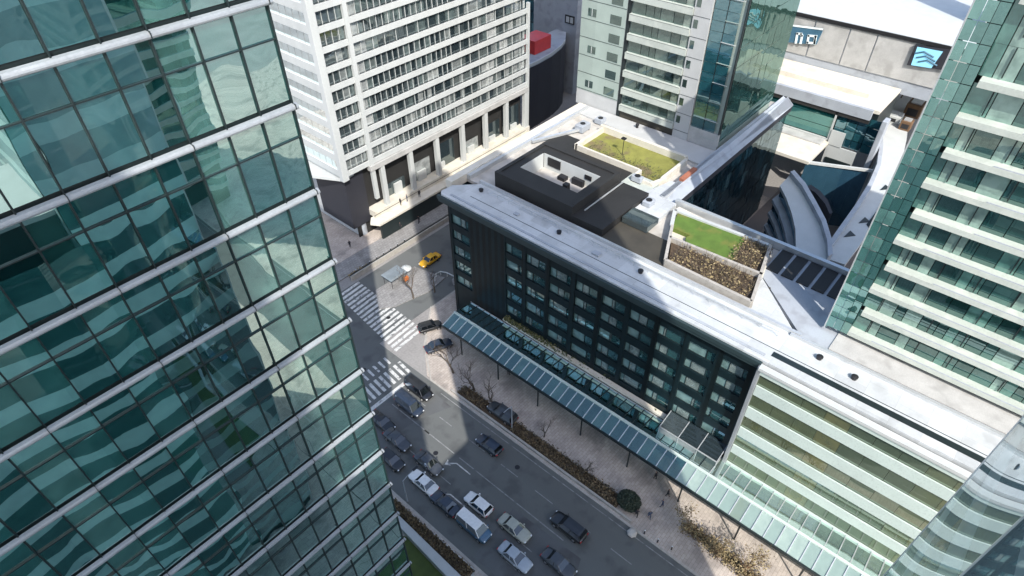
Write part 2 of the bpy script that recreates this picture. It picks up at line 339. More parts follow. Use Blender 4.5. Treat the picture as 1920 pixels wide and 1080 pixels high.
# ================================================================== TOWER A : teal glass office tower
FA = 22.0; XA = 11.93; STEP = 3.985
t = site('glass_tower', 'teal mirror-glass office tower with slim silver ledges at every storey', 'office tower', (0,34,0))
zt = 67.66
part(M('mull').box(-16, XA-.05, FA+.12, FA+24, 0, 76), 'core', t)
levels = [zt+STEP*k for k in range(2, -17, -1)]
mulx = [XA-.03-1.425*k for k in range(0, 19)]
for z in levels:
    # ledge: an aluminium half-round nosing
    b = M('band_alu'); prof = [(.0,.0),(-.12,.0),(-.18,.04),(-.20,.10),(-.18,.16),(-.13,.22),(0,.26)]
    for i in range(len(prof)-1):
        (a0_,b0_),(a1,b1) = prof[i],prof[i+1]
        b.face([(-16,FA+a0_,z+b0_),(XA+.12,FA+a0_,z+b0_),(XA+.12,FA+a1,z+b1),(-16,FA+a1,z+b1)])
    b.face([(XA+.12,FA+p,z+q) for p,q in prof]); b.face([(-16,FA+p,z+q) for p,q in prof][::-1])
    for k in range(0,19,3): b.m('mull').box(mulx[k]-.012,mulx[k]+.012,FA-.226,FA-.1,z+.04,z+.27)
    part(b, 'ledge', t)
    g1 = MB().m('glA'); g2 = MB().m('glA')
    for k in range(18):
        x1, x0 = mulx[k]-.03, mulx[k+1]+.03
        g1.pane((x0,FA+.06,z-1.18),(x1-x0,0,0),(0,0,1.18),(0,-1,0),.003,.008)
        g2.pane((x0,FA+.06,z-STEP+.40),(x1-x0,0,0),(0,0,STEP-.40-1.24),(0,-1,0),.011,.012)
    part(g1, 'spandrel_glass', t, smooth=True, weld=True); part(g2, 'vision_glass', t, smooth=True, weld=True)
    part(M('mull').box(-16,XA,FA-.02,FA+.1,z-1.235,z-1.185), 'transom', t)
for x in mulx: part(M('mull').box(x-.026,x+.026,FA-.05,FA+.11,0,76), 'mullion', t)
g = M('glA')
for z in levels:
    for k in range(16): g.pane((XA+.0,FA+.1+k*1.45,z-STEP+.4),(0,1.4,0),(0,0,STEP-.42),(1,0,0),.01,.01)
part(g, 'side_glass', t, smooth=True, weld=True)
# towers across the street, behind the viewer, mirrored in the tower, shading the street, or added unseen to shade the tower
def offscreen_tower(name, label, x0, x1, y0, y1, h, step, bm_, gm, wave=0):
    t = site(name, label, 'tower', ((x0+x1)/2, (y0+y1)/2, 0))
    part(M('mull').box(x0+.6, x1-.6, y0+.6, y1-.6, 0, h), 'core', t)
    z = 5
    def ring(off):
        pts = []; n = 14
        for i in range(n+1): a = i/n; pts.append((x0+(x1-x0)*a, y1+off+wave*math.sin(a*7)))
        return pts+[(x1+off,y1),(x1+off,y0-off),(x0-off,y0-off),(x0-off,y1)]
    while z < h-3:
        part(M(bm_).prism(ring(.35), z, z+1.35), 'floor_band', t)
        g = M(gm); rg = ring(0)
        for i in range(len(rg)):
            p, q = Vector((*rg[i],0)), Vector((*rg[(i+1)%len(rg)],0)); n = max(1, int((q-p).length/1.6)); 
            for k in range(n):
                a, b = p.lerp(q, k/n), p.lerp(q, (k+1)/n); g.face([(a.x,a.y,z+1.35),(b.x,b.y,z+1.35),(b.x,b.y,z+step),(a.x,a.y,z+step)])
        part(g, 'glass_strip', t); z += step
    part(M('conc_pale').prism(ring(.2), h-.8, h), 'roof', t)
    return t
MAT['band_teal'] = mat('teal_spandrel', (.12,.36,.33), .3, .5, .2, 5)
# the viewer's own tower: pale curved glass, seen edge-on at the corner of the picture and mirrored in the teal tower
t = site('curved_glass_tower', 'pale mirror-glass tower with a gently curved face, sweeping in beside the pale green wing', 'office tower', (9,-15,0))
def face_y(x): a = (15-x)/12.4; return -3.15+.8*math.sin(a*math.pi*.8)-.3*a
n = 24; fx = [15-8.5*i/n for i in range(n+1)]
part(M('mull').prism([(14.8,-3.5)]+[(x,face_y(x)-.3) for x in fx[1:-1]]+[(6.7,-3.7),(6.7,-33.6),(14.8,-33.6)],0,112), 'core', t)
z = 2.0
while z < 110:
    for (z0, z1, mt, nm) in ((z,z+1.5,'glF2' if z > 49 else 'glG2','spandrel_glass'),(z+1.5,z+3.8,'glF' if z > 49 else 'glG','vision_glass')):
        b = M(mt); vs_ = [(x,face_y(x),zz_) for zz_ in (z0,z1) for x in fx]; b.addf(vs_, [(k+1,k,k+n+1,k+n+2) for k in range(n)]); part(b, nm, t, smooth=True)
    g = M('glF'); g2 = M('glF2')
    for k in range(15):
        for x_, dy in ((15.0,1),(6.5,-1)): g.pane((x_,-3.2-k*1.98,z+1.5),(0,-1.95,0),(0,0,2.3),(dy,0,0),.01,.01,2,2); g2.pane((x_,-3.2-k*1.98,z),(0,-1.95,0),(0,0,1.5),(dy,0,0),.0,.0,1,1)
    part(g, 'side_vision', t); part(g2, 'side_spandrel', t); z += 3.8
part(M('mull').box(-40,6.4,-14,-4.2,0,50), 'wing_core', t)
z = 2.0
while z < 68:
    for (z0, z1, mt, nm) in ((z,z+1.5,'glG2','wing_spandrel'),(z+1.5,z+3.8,'glG','wing_vision')):
        b = M(mt); xe = 6.5 if z < 46 else -8.0; xs = [xe-(xe+40)*i/16 for i in range(17)]
        for a_, c_ in zip(xs, xs[1:]): b.face([(a_,face_y(6.5)+.7*math.sin((6.5-a_)*.45),z0),(c_,face_y(6.5)+.7*math.sin((6.5-c_)*.45),z0),(c_,face_y(6.5)+.7*math.sin((6.5-c_)*.45),z1),(a_,face_y(6.5)+.7*math.sin((6.5-a_)*.45),z1)])
        part(b, nm, t)
    z += 3.8
part(M('mull').box(-40,-8.1,-14,-4.2,50.4,70), 'wing_tower_core', t)
part(M('conc_pale').box(-8.0,6.5,-14,-4.2,50.0,50.4).box(-40,-8,-14,-4.2,70,70.4), 'wing_roof', t)
part(M('alu').box(14.9,15.06,-3.3,-3.14,0,112), 'corner_trim', t)
part(M('conc_pale').box(6.5,15,-33.8,-3.4,112,112.6), 'roof', t)
offscreen_tower('offscreen_tower', 'unseen teal banded tower added behind the viewer to shade the glass tower', -62, -20.5, -21, -14.5, 108, 3.6, 'band_teal', 'glT')  # added out of view, only to keep the sun off the glass tower
offscreen_tower('offscreen_tower', 'low pale tower seen only far off in the mirror glass', 27, 48, -105, -78, 44, 3.4, 'band_cream', 'glT')
# strip of planting and low wall at the tower foot
t = site('planting_bed', 'long narrow bed of brown dead shrubs at the foot of the glass tower', 'planting bed', (21.3,30,0))
part(M('conc_pale').prism([(20.2,24.8),(22.0,25.6),(21.9,40.6),(20.5,38.2)], .1, .22), 'edging', t)
part(M('soil').prism([(20.4,25.2),(21.85,25.9),(21.75,40.0),(20.7,38)], .2, .35), 'soil', t)
def inpoly(y0=25.5, y1=39.6): 
    y = random.uniform(y0, y1); x0_ = 20.45+.25*max(0,(y-25))/14; return (random.uniform(x0_, 21.8), y, .35+abs(random.gauss(0,.32)))
b = M('leaf_brown'); b.leaves(inpoly, 2600, .16); part(b, 'shrubs', t)
tag(M('conc_pale').prism([(18.75,22),(19.9,22),(20.15,25),(20.5,38.5),(20.0,38.8),(19.5,36)], 0, 1.0).build('retaining_wall', bevel=.05), 'pale grey sloping retaining wall beside the brown planting bed', 'wall')
stuff(M('lawn_dark').prism([(13,10),(18.7,10),(18.7,22),(19.4,35),(18,37),(13,37)], .0, .2).build('grass'))

# ================================================================== HOTEL B : dark slab with grid of windows, white roof, green glass end
XB = 52.0; ZB = 24.0
t = hotel = site('dark_hotel', 'long dark-clad hotel with a grid of recessed windows and a white flat roof ledge', 'hotel', (62,25,0))
cols = [(47.15,44.05),(43.35,39.85),(39.15,35.55),(34.8,31.3),(30.55,27.05),(26.35,22.85),(22.2,18.75),(18.1,14.7),(13.85,10.75)]
rows = [(19.15,20.85),(16.3,17.95),(13.2,15.0),(10.15,12.0),(7.25,9.0)]
# cladding: piers and spandrels 0.35 m deep in front of the glazing line
pier = MB().m('dark'); ys = [47.3]+[v for c in cols for v in c]+[9.75]
edges = [58.5,57.95,54.35,47.15]
pz = [(58.5,57.95),(54.35,47.15)]+[(cols[i][1],cols[i+1][0]) for i in range(8)]+[(cols[-1][1],9.75)]
for a, b_ in pz: pier.box(XB,XB+.6,b_,a,0,23.2)
part(pier, 'cladding_pier', t)
sp = MB().m('dark'); zz = [6.2]+[v for r_ in rows[::-1] for v in r_]+[23.2]
for i in range(0, len(zz)-1, 2):
    z0 = 0 if i == 0 else zz[i]
    sp.box(XB+.06,XB+.62,9.75,47.15,z0,zz[i+1])
    sp.box(XB+.06,XB+.62,54.35,57.95,z0,zz[i+1])
part(sp, 'spandrel', t)
wbm = [(c, r_) for c in cols+[(57.95,54.35)] for r_ in rows]
for (ya, yb), (z0, z1) in wbm:
    b = MB().m('glB'); n = 3
    cuts = [0]+sorted(random.uniform(.15,.85) for _ in range(2))+[1]
    for k in range(3): b.pane((XB+.36,ya+(yb-ya)*cuts[k],z0),(0,(yb-ya)*(cuts[k+1]-cuts[k]),0),(0,0,z1-z0),(-1,0,0),.004,.01,3,3)
    o = part(b, 'window', t)
    f = M('mull'); f.box(XB+.26,XB+.34,yb,ya,z0,z0+.07); f.box(XB+.26,XB+.34,yb,ya,z1-.07,z1)
    for c in cuts[1:-1]: y = ya+(yb-ya)*c; f.box(XB+.28,XB+.34,y-.03,y+.03,z0+.07,z1-.07)
    part(f, 'frame', o)
part(M('dark').box(XB+.63,71.8,9.7,58.2,0,22.9), 'body', t)
part(M('dark').box(XB+.05,71.8,58.2,58.5,0,22.9), 'end_wall', t)
# roof: stepped white ledge along the street, dark inner deck, parapets
part(M('eaves').box(51.35,52.0,9.6,59.7,22.7,23.6).box(51.2,51.6,9.6,59.8,23.2,23.75), 'eaves_gutter', t)
part(M('roof_white').prism([(51.6,-30),(57.35,-30),(57.35,56.6),(54.3,59.6),(52.2,59.8),(51.6,59.2)], 23.5, 24.0), 'roof_ledge', t)
part(M('mull').box(53.9,53.97,-30,55.5,24.0,24.03), 'roof_joint', t)
part(M('mull').box(52.75,53.55,-30,9.3,24.0,24.025), 'roof_gutter', t)
part(M('roof_grey').box(52.2,52.55,9.8,58,24.0,24.1), 'ledge_upstand', t)
part(M('alu').tube([(56.7,54,24.12),(56.7,31,24.12),(56.5,30.8,24.12),(56.5,12,24.12)],.05,6), 'conduit', t)
part(M('roof_grey').box(54.4,55.2,33.2,34.3,24.0,24.3), 'roof_hatch', t, bevel=.03)
part(M('roof_grey').box(54.5,55.1,47.0,47.8,24.0,24.22), 'roof_hatch', t, bevel=.03)
part(M('alu').box(57.0,57.3,-28,9,24.0,24.35), 'upstand', t)
part(M('alu').box(57.35,57.75,8,56.9,23.6,24.45), 'parapet', t)
part(M('gravel').prism([(57.75,10),(71.6,10),(71.6,32.4),(113,32.4),(113,60),(57.75,60)], 22.9, 23.4), 'roof_deck', t)
rl = MB().m('alu')
for i in range(22): y = 10+i*2.1; rl.bar((56.0,y,24),(56.0,y,24.7),.04,.04)
rl.bar((56.0,10,24.7),(56.0,54.1,24.7),.05,.05); rl.bar((56.0,10,24.4),(56.0,54.1,24.4),.03,.03)
part(rl, 'roof_rail', t)
part(M('bone').box(54.6,88.4,60.0,61.3,22.8,24.25), 'side_parapet', t)
part(M('dark').box(54.5,113,60.4,61.2,0,22.8), 'side_wall', t)
part(M('alu').box(57.8,88.4,59.3,60.0,23.4,24.1), 'side_kerb', t)
# wing towards the flats: dark glass side wall facing the court, silver sloped coping
part(M('dark').box(72.2,114,33.0,60,0,22.9), 'wing_body', t)
MAT['glW'] = glass('dark_wing_glass', [(0,(.008,.016,.02)),(.6,(.012,.03,.038)),(.92,(.05,.09,.1))], (.7,.85,.9), .12, .8, wav=.05, wscale=.5); g = M('glW')
for i in range(28):
    for j in range(7): g.pane((72.3+i*1.48,32.75,.5+j*3.1),(1.42,0,0),(0,0,3.0),(0,-1,0),.01,.05,3,3)
part(g, 'wing_glass', t)
cp = M('roof_grey'); cp.addf([(71.5,32.2,23.4),(114,32.2,23.4),(114,33.6,24.6),(71.5,33.6,24.6),(71.5,34.4,24.5),(114,34.4,24.5),(71.5,34.4,23.4),(114,34.4,23.4)],[(0,1,3,2),(2,3,5,4),(4,5,7,6),(0,2,4,6),(1,7,5,3)])
part(cp, 'wing_coping', t)
part(M('navy').box(71.5,114,32.3,32.9,22.2,23.38), 'wing_fascia', t)
part(M('rust').box(76.5,80.6,33.6,34.3,24.45,25.0), 'brick_ridge', t)
# rear parapet with glass guard above the court
rp = M('alu').box(71.7,72.3,7,32.1,22.9,24.5); part(rp, 'rear_parapet', t)
part(M('glW').box(72.3,72.45,7,32.1,22.0,24.2), 'rear_guard', t)
part(M('dark').box(71.8,72.25,-30,32.3,0,22.9), 'rear_wall', t)
# dark raised roof lantern with sunken court
lt = part(M('dark_roof').box(58.6,70.2,52.8+.4,54.9,23.4,26).box(58.6,70.2,40.7,42.5,23.4,26).box(58.6,62.2,42.5,53.2,23.4,26).box(68.0,70.2,42.5,53.2,23.4,26), 'lantern_curb', t)
part(M('conc_pale').box(62.2,68.0,42.5,53.2,23.2,23.3), 'court_floor', lt)
part(M('white').box(67.9,67.99,42.6,53.1,23.35,25.9).box(62.4,67.8,53.1,53.19,23.35,25.9), 'court_wall', lt)
for bx in ((67.0,67.6,45,47,23.3,24.4),(66.5,67.5,48.0,49.3,23.3,24.0),(64.5,65.3,46.0,46.8,23.3,24.6)): part(M('black').box(*bx), 'court_machine', lt)
for bx in ((67.75,67.85,49.8,52.2,24.2,25.6),(67.75,67.85,44,45.2,24.6,25.3)): part(M('black').box(*bx), 'court_window', lt)
part(M('dark_roof').box(58.6,59.2,40.7,54.9,26.0,26.25).box(69.6,70.2,40.7,54.9,26.0,26.25).box(59.2,69.6,54.3,54.9,26,26.2).box(59.2,69.6,40.7,41.2,26,26.3), 'lantern_coping', lt)
part(M('alu').box(60.5,70.1,39.85,40.0,25.0,25.15), 'lantern_trim', lt)
part(M('dark_roof').box(58.6,70.2,35.6,40.68,23.4,24.9), 'lantern_step', lt)
part(M('dark_roof').prism([(70.3,41),(75,41),(75,52.0),(78.1,52.4),(78.1,57.8),(70.3,57.6)], 23.4, 23.75), 'dark_deck', t)
part(M('brown_roof').box(57.9,63.4,14,35.5,23.4,23.9), 'brown_deck', t)
part(M('roof_grey').prism([(57.8,7.9),(65.2,16.2),(71.5,16.2),(71.5,-30),(57.8,-30)], 23.41, 23.85), 'painted_shade_deck', t)  # shade on the roof beside the banded flats, put in as grey colour
part(M('roof_white').prism([(57.4,8.3),(64.8,16.0),(58,16)],23.41,23.95), 'white_deck', t)
b = M('dark_roof'); 
for i in range(5): b.box(66.4,71.4,6.9+i*1.9,8.4+i*1.9,23.86,24.0)
part(b, 'roof_light', t)
part(M('roof_white').prism([(65.9,31.7),(71.4,31.7),(71.4,33.4),(76.2,33.8),(76.2,35.4),(72,36.4),(68,38.2),(66.4,36.4)], 23.42, 24.2), 'white_roof_step', t)
part(M('glC').box(62.9,65.8,31.3,35.3,24.0,24.9), 'roof_light', t)
part(M('band_cream').box(70.4,74.6,36.4,41,23.4,24.1), 'white_edge', t)
# small roof fittings
for i, (x, y) in enumerate(((55.2,40.2),(55.4,27.5),(55.9,55.2),(55.7,5.2),(55.3,1.4))):
    part(M('black').lathe((x,y,24),[(.28,0),(.3,.25),(.36,.27),(.36,.42),(.1,.5)],10), 'roof_vent', t, smooth=False)
for i,(x,y) in enumerate(((87.9,48.8),)):
    part(M('black').lathe((x,y,23.4),[(.25,0),(.22,.7),(.32,.75),(.3,1.0),(.05,1.2)],10), 'roof_vent', t)
for i, (x, y, dx, dy, h_, lb) in enumerate(((81.5,55.6,2.4,1.6,1.3,'wide grey rooftop cooling unit between lawn and side parapet'),(85.6,54.8,1.5,1.5,1.0,'small square rooftop cooling unit nearest the flats'),(72.8,39.2,.9,1.6,1.0,'slim rooftop cooling unit beside the small soil bed'),(68.6,34.6,1.6,1.2,.9,'low cooling unit on the white roof step'))):
    tt = site('cooling_unit', lb, 'cooling unit', (x,y,23.4), 'rooftop cooling units'); z_ = 23.4 if i < 2 else 24.1
    part(M('roof_grey').box(x-dx/2,x+dx/2,y-dy/2,y+dy/2,z_+.15,z_+h_), 'casing', tt, bevel=.05)
    part(M('black').lathe((x,y,z_+h_),[(.45,0),(.45,.08),(.38,.1)],14), 'fan', tt)
    for sx in (-1,1): part(M('black').box(x+sx*dx*.35-.06,x+sx*dx*.35+.06,y-dy/2,y+dy/2,z_,z_+.15), 'foot', tt)
dk = MB().m('alu'); dk.bar((80.4,55.6,24.0),(72.2,59.0,24.0),.5,.4); part(dk, 'duct', t)
# pale green glass end of the hotel
XG = 51.0
t = endg = site('glass_lobby_wing', 'pale green glass wing with broad white-green horizontal bands at the end of the dark hotel', 'building', (55,-5,0))
bands = [(19.2,20.75),(15.3,17.0),(11.6,13.2),(8.1,9.6),(4.3,6.0)]
part(M('brown_wall').box(XG+1.6,57,-30,9.3,0,23), 'back_wall', t)
for z0, z1 in bands: part(M('band_green').box(XG-.12,XG+.05,-30,9.25,z0,z1), 'glass_band', t)
prev = 22.6
for z0, z1 in bands+[(0,.5)]:
    g = M('glBg')
    for k in range(16): g.pane((XG+.1,9.3-2.45*k,z1),(0,-2.42,0),(0,0,prev-z1),(-1,0,0),.012,.012,4,3)
    part(g, 'glass_strip', t, smooth=True, weld=True); prev = z0
part(M('band_alu').box(XG-.3,XG+.2,9.3,9.75,0,23.6), 'corner_post', t, bevel=.05)
part(M('band_green').box(XG-.25,XG+.6,-30,9.3,22.6,23.3), 'head_band', t)
part(M('white').box(XG-.45,XG+.35,-30,9.6,23.3,23.7), 'coping', t)
part(M('black').box(XG+.4,XG+.6,-30,9.3,23.3,23.5), 'gutter', t)
part(M('gravel').box(XG+.12,XG+1.6,-30,9.3,9.6,9.75), 'inner_floor', t)
# glass entrance box below the last window column
t = site('glass_porch', 'clear glass entrance box hanging against the dark hotel beside the green glass wing', 'porch', (50,14,0))
b = M('glC')
for k in range(3):
    for j in range(2): b.pane((49.2,18-2.7*k,2.2+j*2.4),(0,-2.6,0),(0,0,2.3),(-1,0,0),.01,.03,3,3)
for k in range(3): b.pane((49.2,18-2.7*k,7.0),(2.7,0,.6),(0,-2.6,0),(0,0,1),.01,.02,3,3)
part(b, 'pane', t)
f = M('alu')
for k in range(4): f.bar((49.18,18-2.7*k+.05,0),(49.18,18-2.7*k+.05,7.0),.09,.09); f.bar((49.2,18-2.7*k+.05,7.05),(51.9,18-2.7*k+.05,7.65),.09,.09)
f.bar((49.18,18,4.55),(49.18,9.9,4.55),.09,.09); f.bar((49.18,18,7.03),(49.18,9.9,7.03),.12,.12)
part(f, 'frame', t)
# long street canopy
t = site('glass_canopy', 'long ribbed glass canopy sheltering the pavement along the dark hotel', 'canopy', (48,20,0))
ax, az_, bx_, bz_, cx_, cz_ = 44.7, 5.25, 47.5, 6.15, 51.2, 5.7
y = 54.0; pitch = 1.42; gl = M('canopy'); gi = M('canopy')
while y > -28:
    gl.m('canopy' if y > 13 else 'canopy_lit'); gi.m('canopy' if y > 13 else 'canopy_lit')
    gl.pane((ax,y,az_),(bx_-ax,0,bz_-az_),(0,-pitch+.08,0),(0,0,1),.01,.03,3,3)
    gi.pane((bx_,y,bz_-.02),(cx_-bx_,0,cz_-bz_),(0,-pitch+.08,0),(0,0,1),.01,.03,3,3)
    rb = M('alu'); rb.bar((ax,y+.04,az_+.06),(bx_,y+.04,bz_+.06),.10,.14); 
    part(rb, 'rib', t)
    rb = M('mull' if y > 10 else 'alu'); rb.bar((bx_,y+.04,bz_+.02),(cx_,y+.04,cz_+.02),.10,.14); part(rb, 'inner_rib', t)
    y -= pitch
part(gl, 'glass_roof', t); part(gi, 'inner_glass_roof', t)
part(M('band_green').bar((bx_,54.1,bz_+.1),(bx_,-28,bz_+.1),.34,.22), 'ridge_beam', t)
part(M('mull').bar((ax,54.1,az_),(ax,-28,az_),.22,.34), 'edge_beam', t)
part(M('alu').bar((cx_,54.1,cz_),(cx_,-28,cz_),.15,.2), 'wall_beam', t)
for k in range(10): part(M('mull').tube([(45.6,51-k*7.8,.1),(45.6,51-k*7.8,5.4)],.11,8), 'post', t)
# planted strip behind the canopy, at first-floor sill
t = site('planter_trough', 'long trough of olive-green plants on the sill above the canopy', 'planter', (51.4,33,0))
part(M('bone').box(51.25,51.95,18.5,47.2,6.0,6.35), 'trough', t)
b = M('leaf_olive'); b.leaves(lambda: (random.uniform(51.1,51.9), 47-abs(random.gauss(0,6.5)), 6.4+abs(random.gauss(0,.25))), 900, .16); part(b, 'plants', t)
t = site('planter_trough', 'trough of bright green plants showing between canopy and the pale green wing', 'planter', (50.4,0,0))
part(M('bone').box(49.6,50.8,-28,9,3.0,3.5), 'trough', t)
b = M('leaf_olive'); b.leaves(lambda: (random.uniform(49.5,50.8), random.uniform(-28,9), 3.5+abs(random.gauss(0,.3))), 1600, .18); part(b, 'plants', t)

# roof gardens
t = site('roof_garden', 'yellow-green lawn in a white walled roof garden below the flats', 'roof garden', (78,45,23.4))
part(M('bone').box(75,75.35,40.4,52.3,23.4,24.7).box(82.6,83.2,36.6,52.8,23.4,24.9).box(75,82.6,52.0,52.5,23.4,24.7).box(75.4,82.6,36.3,36.8,23.4,24.6).box(73.2,75.4,40.0,40.4,23.4,24.6).box(73.0,73.3,36.9,40.4,23.4,24.6).prism([(73,36.8),(76,36.0),(76,36.5),(73.2,37.4)],23.4,24.5), 'kerb_wall', t)
part(M('lawn_dry').box(75.35,82.6,36.8,52.0,23.4,23.8), 'lawn', t)
part(M('soil').box(73.3,75.0,37.2,40.0,23.4,23.7), 'soil', t)
b = M('leaf_olive'); b.leaves(lambda: (75.4+abs(random.gauss(0,1.6)), random.uniform(37,51), 23.85+abs(random.gauss(0,.15))), 900, .12); part(b, 'plants', t)
t = site('lamp_post', 'thin black lamp post standing in the yellow-green roof lawn', 'lamp post', (78.4,45.5,23.8))
part(M('black').tube([(78.4,45.5,23.8),(78.4,45.5,26.6)],.06,6), 'pole', t); part(M('black').box(78.1,78.7,45.2,45.9,26.6,26.8), 'lamp_head', t)
t = site('roof_garden', 'bright green lawn and brown shrub bed inside a low timber kerb on the hotel roof', 'roof garden', (65,22,23.4))
part(M('bone').prism([(58.4,26.2),(70.2,31.4),(71.4,31.2),(70.3,17.0),(58.2,14.0)],23.41,23.9), 'base', t)
k = M('kerb')
for a, b_ in (((58.6,26.0),(58.4,14.4)),((58.4,14.4),(70.0,17.3)),((63.1,28.0),(63.8,15.6)),((58.6,26.0),(63.1,28.0)),((63.1,28.0),(65.6,29.1))): k.bar((*a,24.4),(*b_,24.4),.4,1.2)
part(k, 'kerb_wall', t)
part(M('white').bar((69.3,30.8,24.3),(70.2,17.6,24.3),.5,.9).bar((65.6,29.2,24.3),(69.3,30.8,24.3),.5,.9), 'white_kerb', t)
part(M('lawn').prism([(64.9,26.6),(65.7,26.4),(65.6,29.2),(69.2,30.2),(69.9,20.6),(63.9,19.6),(63.4,25.8)],23.9,24.5), 'lawn', t)
part(M('soil').prism([(58.8,25.6),(63.0,27.6),(63.6,15.9),(58.6,14.7)],23.9,24.3).prism([(63.9,19.4),(69.8,20.4),(69.9,17.5),(63.9,16.0)],23.9,24.4), 'soil', t)
b = M('leaf_dry')
b.leaves(lambda: (random.uniform(58.9,63), random.uniform(15.4,26), 24.3+abs(random.gauss(0,.35))), 1100, .15)
b.leaves(lambda: (random.uniform(64,69.6), random.uniform(16.8,20.6), 24.4+abs(random.gauss(0,.45))), 800, .14)
part(b, 'shrubs', t)
b = M('bark')
for _ in range(520):
    if random.random() < .6: x, yy = random.uniform(58.9,63), random.uniform(15.4,26)
    else: x, yy = random.uniform(64,69.8), random.uniform(16.6,20)
    d = Vector((random.gauss(0,.5),random.gauss(0,.5),1)).normalized()*random.uniform(.6,1.7); p = Vector((x,yy,24.2))
    b.tube([p,p+d*.5+Vector((random.gauss(0,.1),random.gauss(0,.1),0)),p+d],[.035,.025,.01],4,False)
part(b, 'stems', t)

# ================================================================== OFFICE C : white banded office block with double skin
YC = 86.0
t = site('white_office', 'white office block with horizontal white bands over dark windows and tall ground-floor columns', 'office building', (78,100,0))
part(M('conc_pale').box(55,102.6,YC+2.2,150,0,60), 'core', t)
part(M('white').box(52.3,53.6,YC-.25,YC+.9,14.6,60), 'corner_post', t, bevel=.06)
part(M('white').box(58.5,59.3,YC-.3,YC+.3,8,60), 'facade_post', t)
part(M('white').box(102.9,103.4,YC-.35,YC+.3,1.5,33), 'edge_post', t)
zb = 15.3; k = 0; wb = []
while zb < 58:
    part(M('white').box(53.6,102.9,YC-.1,YC+.15,zb,zb+.95), 'floor_band', t)
    wb.append(zb); 
    g = M('glC'); x = 53.65; k0 = k
    dens = .9+.25*math.sin(k*2.1)
    while x < 102.6:
        wd = random.choice((1.1,1.25,1.25,2.5 if k % 3 == 0 else 1.3)); wd = min(wd, 102.75-x)
        g.m('glC2' if random.random() < max(.12, (x-72)/34) or (k < 3 and random.random() < .45) else 'glC'); g.pane((x,YC+.5,zb+.95),(wd-.05,0,0),(0,0,2.15),(0,-1,0),.004,.01,2,2); x += wd
    g.m('white'); x = 53.6
    while x < 102.9: g.box(x,x+.055,YC+.3,YC+.44,zb+.95,zb+3.1); x += 1.25 if x < 80 and k % 4 != 2 else 2.5
    part(g, 'glass_strip', t); zb += 3.13; k += 1
part(M('conc_pale').box(53.6,102.9,YC+.9,YC+2.2,14.9,60), 'wall_backing', t)
# street level: lintel, columns, dark bays
part(M('concrete').box(58.2,103,YC-.5,YC+.5,14.2,15.2), 'lintel', t)
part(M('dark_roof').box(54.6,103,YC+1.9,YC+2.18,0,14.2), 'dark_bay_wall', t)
for x in (61.0,68.0,75.0,82.3,89.3,96.0,102.4): part(M('white').box(x-.45,x+.45,YC-.4,YC+.5,5.0,14.2), 'column', t, bevel=.05)
part(M('bone').box(57.5,103.5,YC-.55,YC+2.0,4.3,5.6), 'sill_wall', t)
g = M('glC')
for i, x in enumerate((61.6,68.6,75.6,82.9,89.9,96.6)):
    g.pane((x,YC+1.7,5.7),(5.6,0,0),(0,0,2.8+(i%3)*1.3),(0,-1,0),.01,.02,3,3)
    x0_ = x+random.uniform(0,3); part(M('white').box(x0_,x0_+random.uniform(1.2,2.4),YC+1.2,YC+1.6,5.6,6.4+random.random()*1.6), 'bay_fitting', t)
part(g, 'bay_glass', t)
part(M('bone').prism([(56.6,83.3),(99,83.3),(103,84.4),(103.4,86),(56.9,86.4),(55.6,85.0)],3.9,4.3), 'terrace', t)
part(M('mull').box(57.2,103,83.9,84.4,0.2,3.9), 'terrace_painted_shade', t)  # dark upright sheet stands in for the shade under the terrace
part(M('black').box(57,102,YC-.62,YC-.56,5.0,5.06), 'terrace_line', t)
# side facing the tower
g = M('glC')
zb = 15.3
while zb < 58:
    part(M('white').box(52.4,52.75,YC+.9,150,zb,zb+1.3), 'side_band', t)
    g = M('glC')
    for j in range(34): g.pane((52.72,YC+1+j*1.85,zb+1.3),(0,1.75,0),(0,0,1.8),(-1,0,0),.004,.01,2,2)
    part(g, 'side_glass', t)
    zb += 3.13
part(M('white').box(52.8,55,YC+.95,150,14.6,60), 'side_backing', t)
# dark base block with pale canopy roof and the fat round column
part(M('navy').box(53.4,57.6,87.4,97,3.0,14.4), 'dark_base_block', t)
part(M('white').prism([(49.5,93.5),(53,87.0),(57,87.6),(57,104),(49.5,104)],14.0,14.55), 'base_roof', t)
part(M('roof_grey').tube([(56.0,88.6,0),(56.0,88.6,14.3)],.9,20), 'round_column', t, smooth=False)
# people and pots on the terrace come later

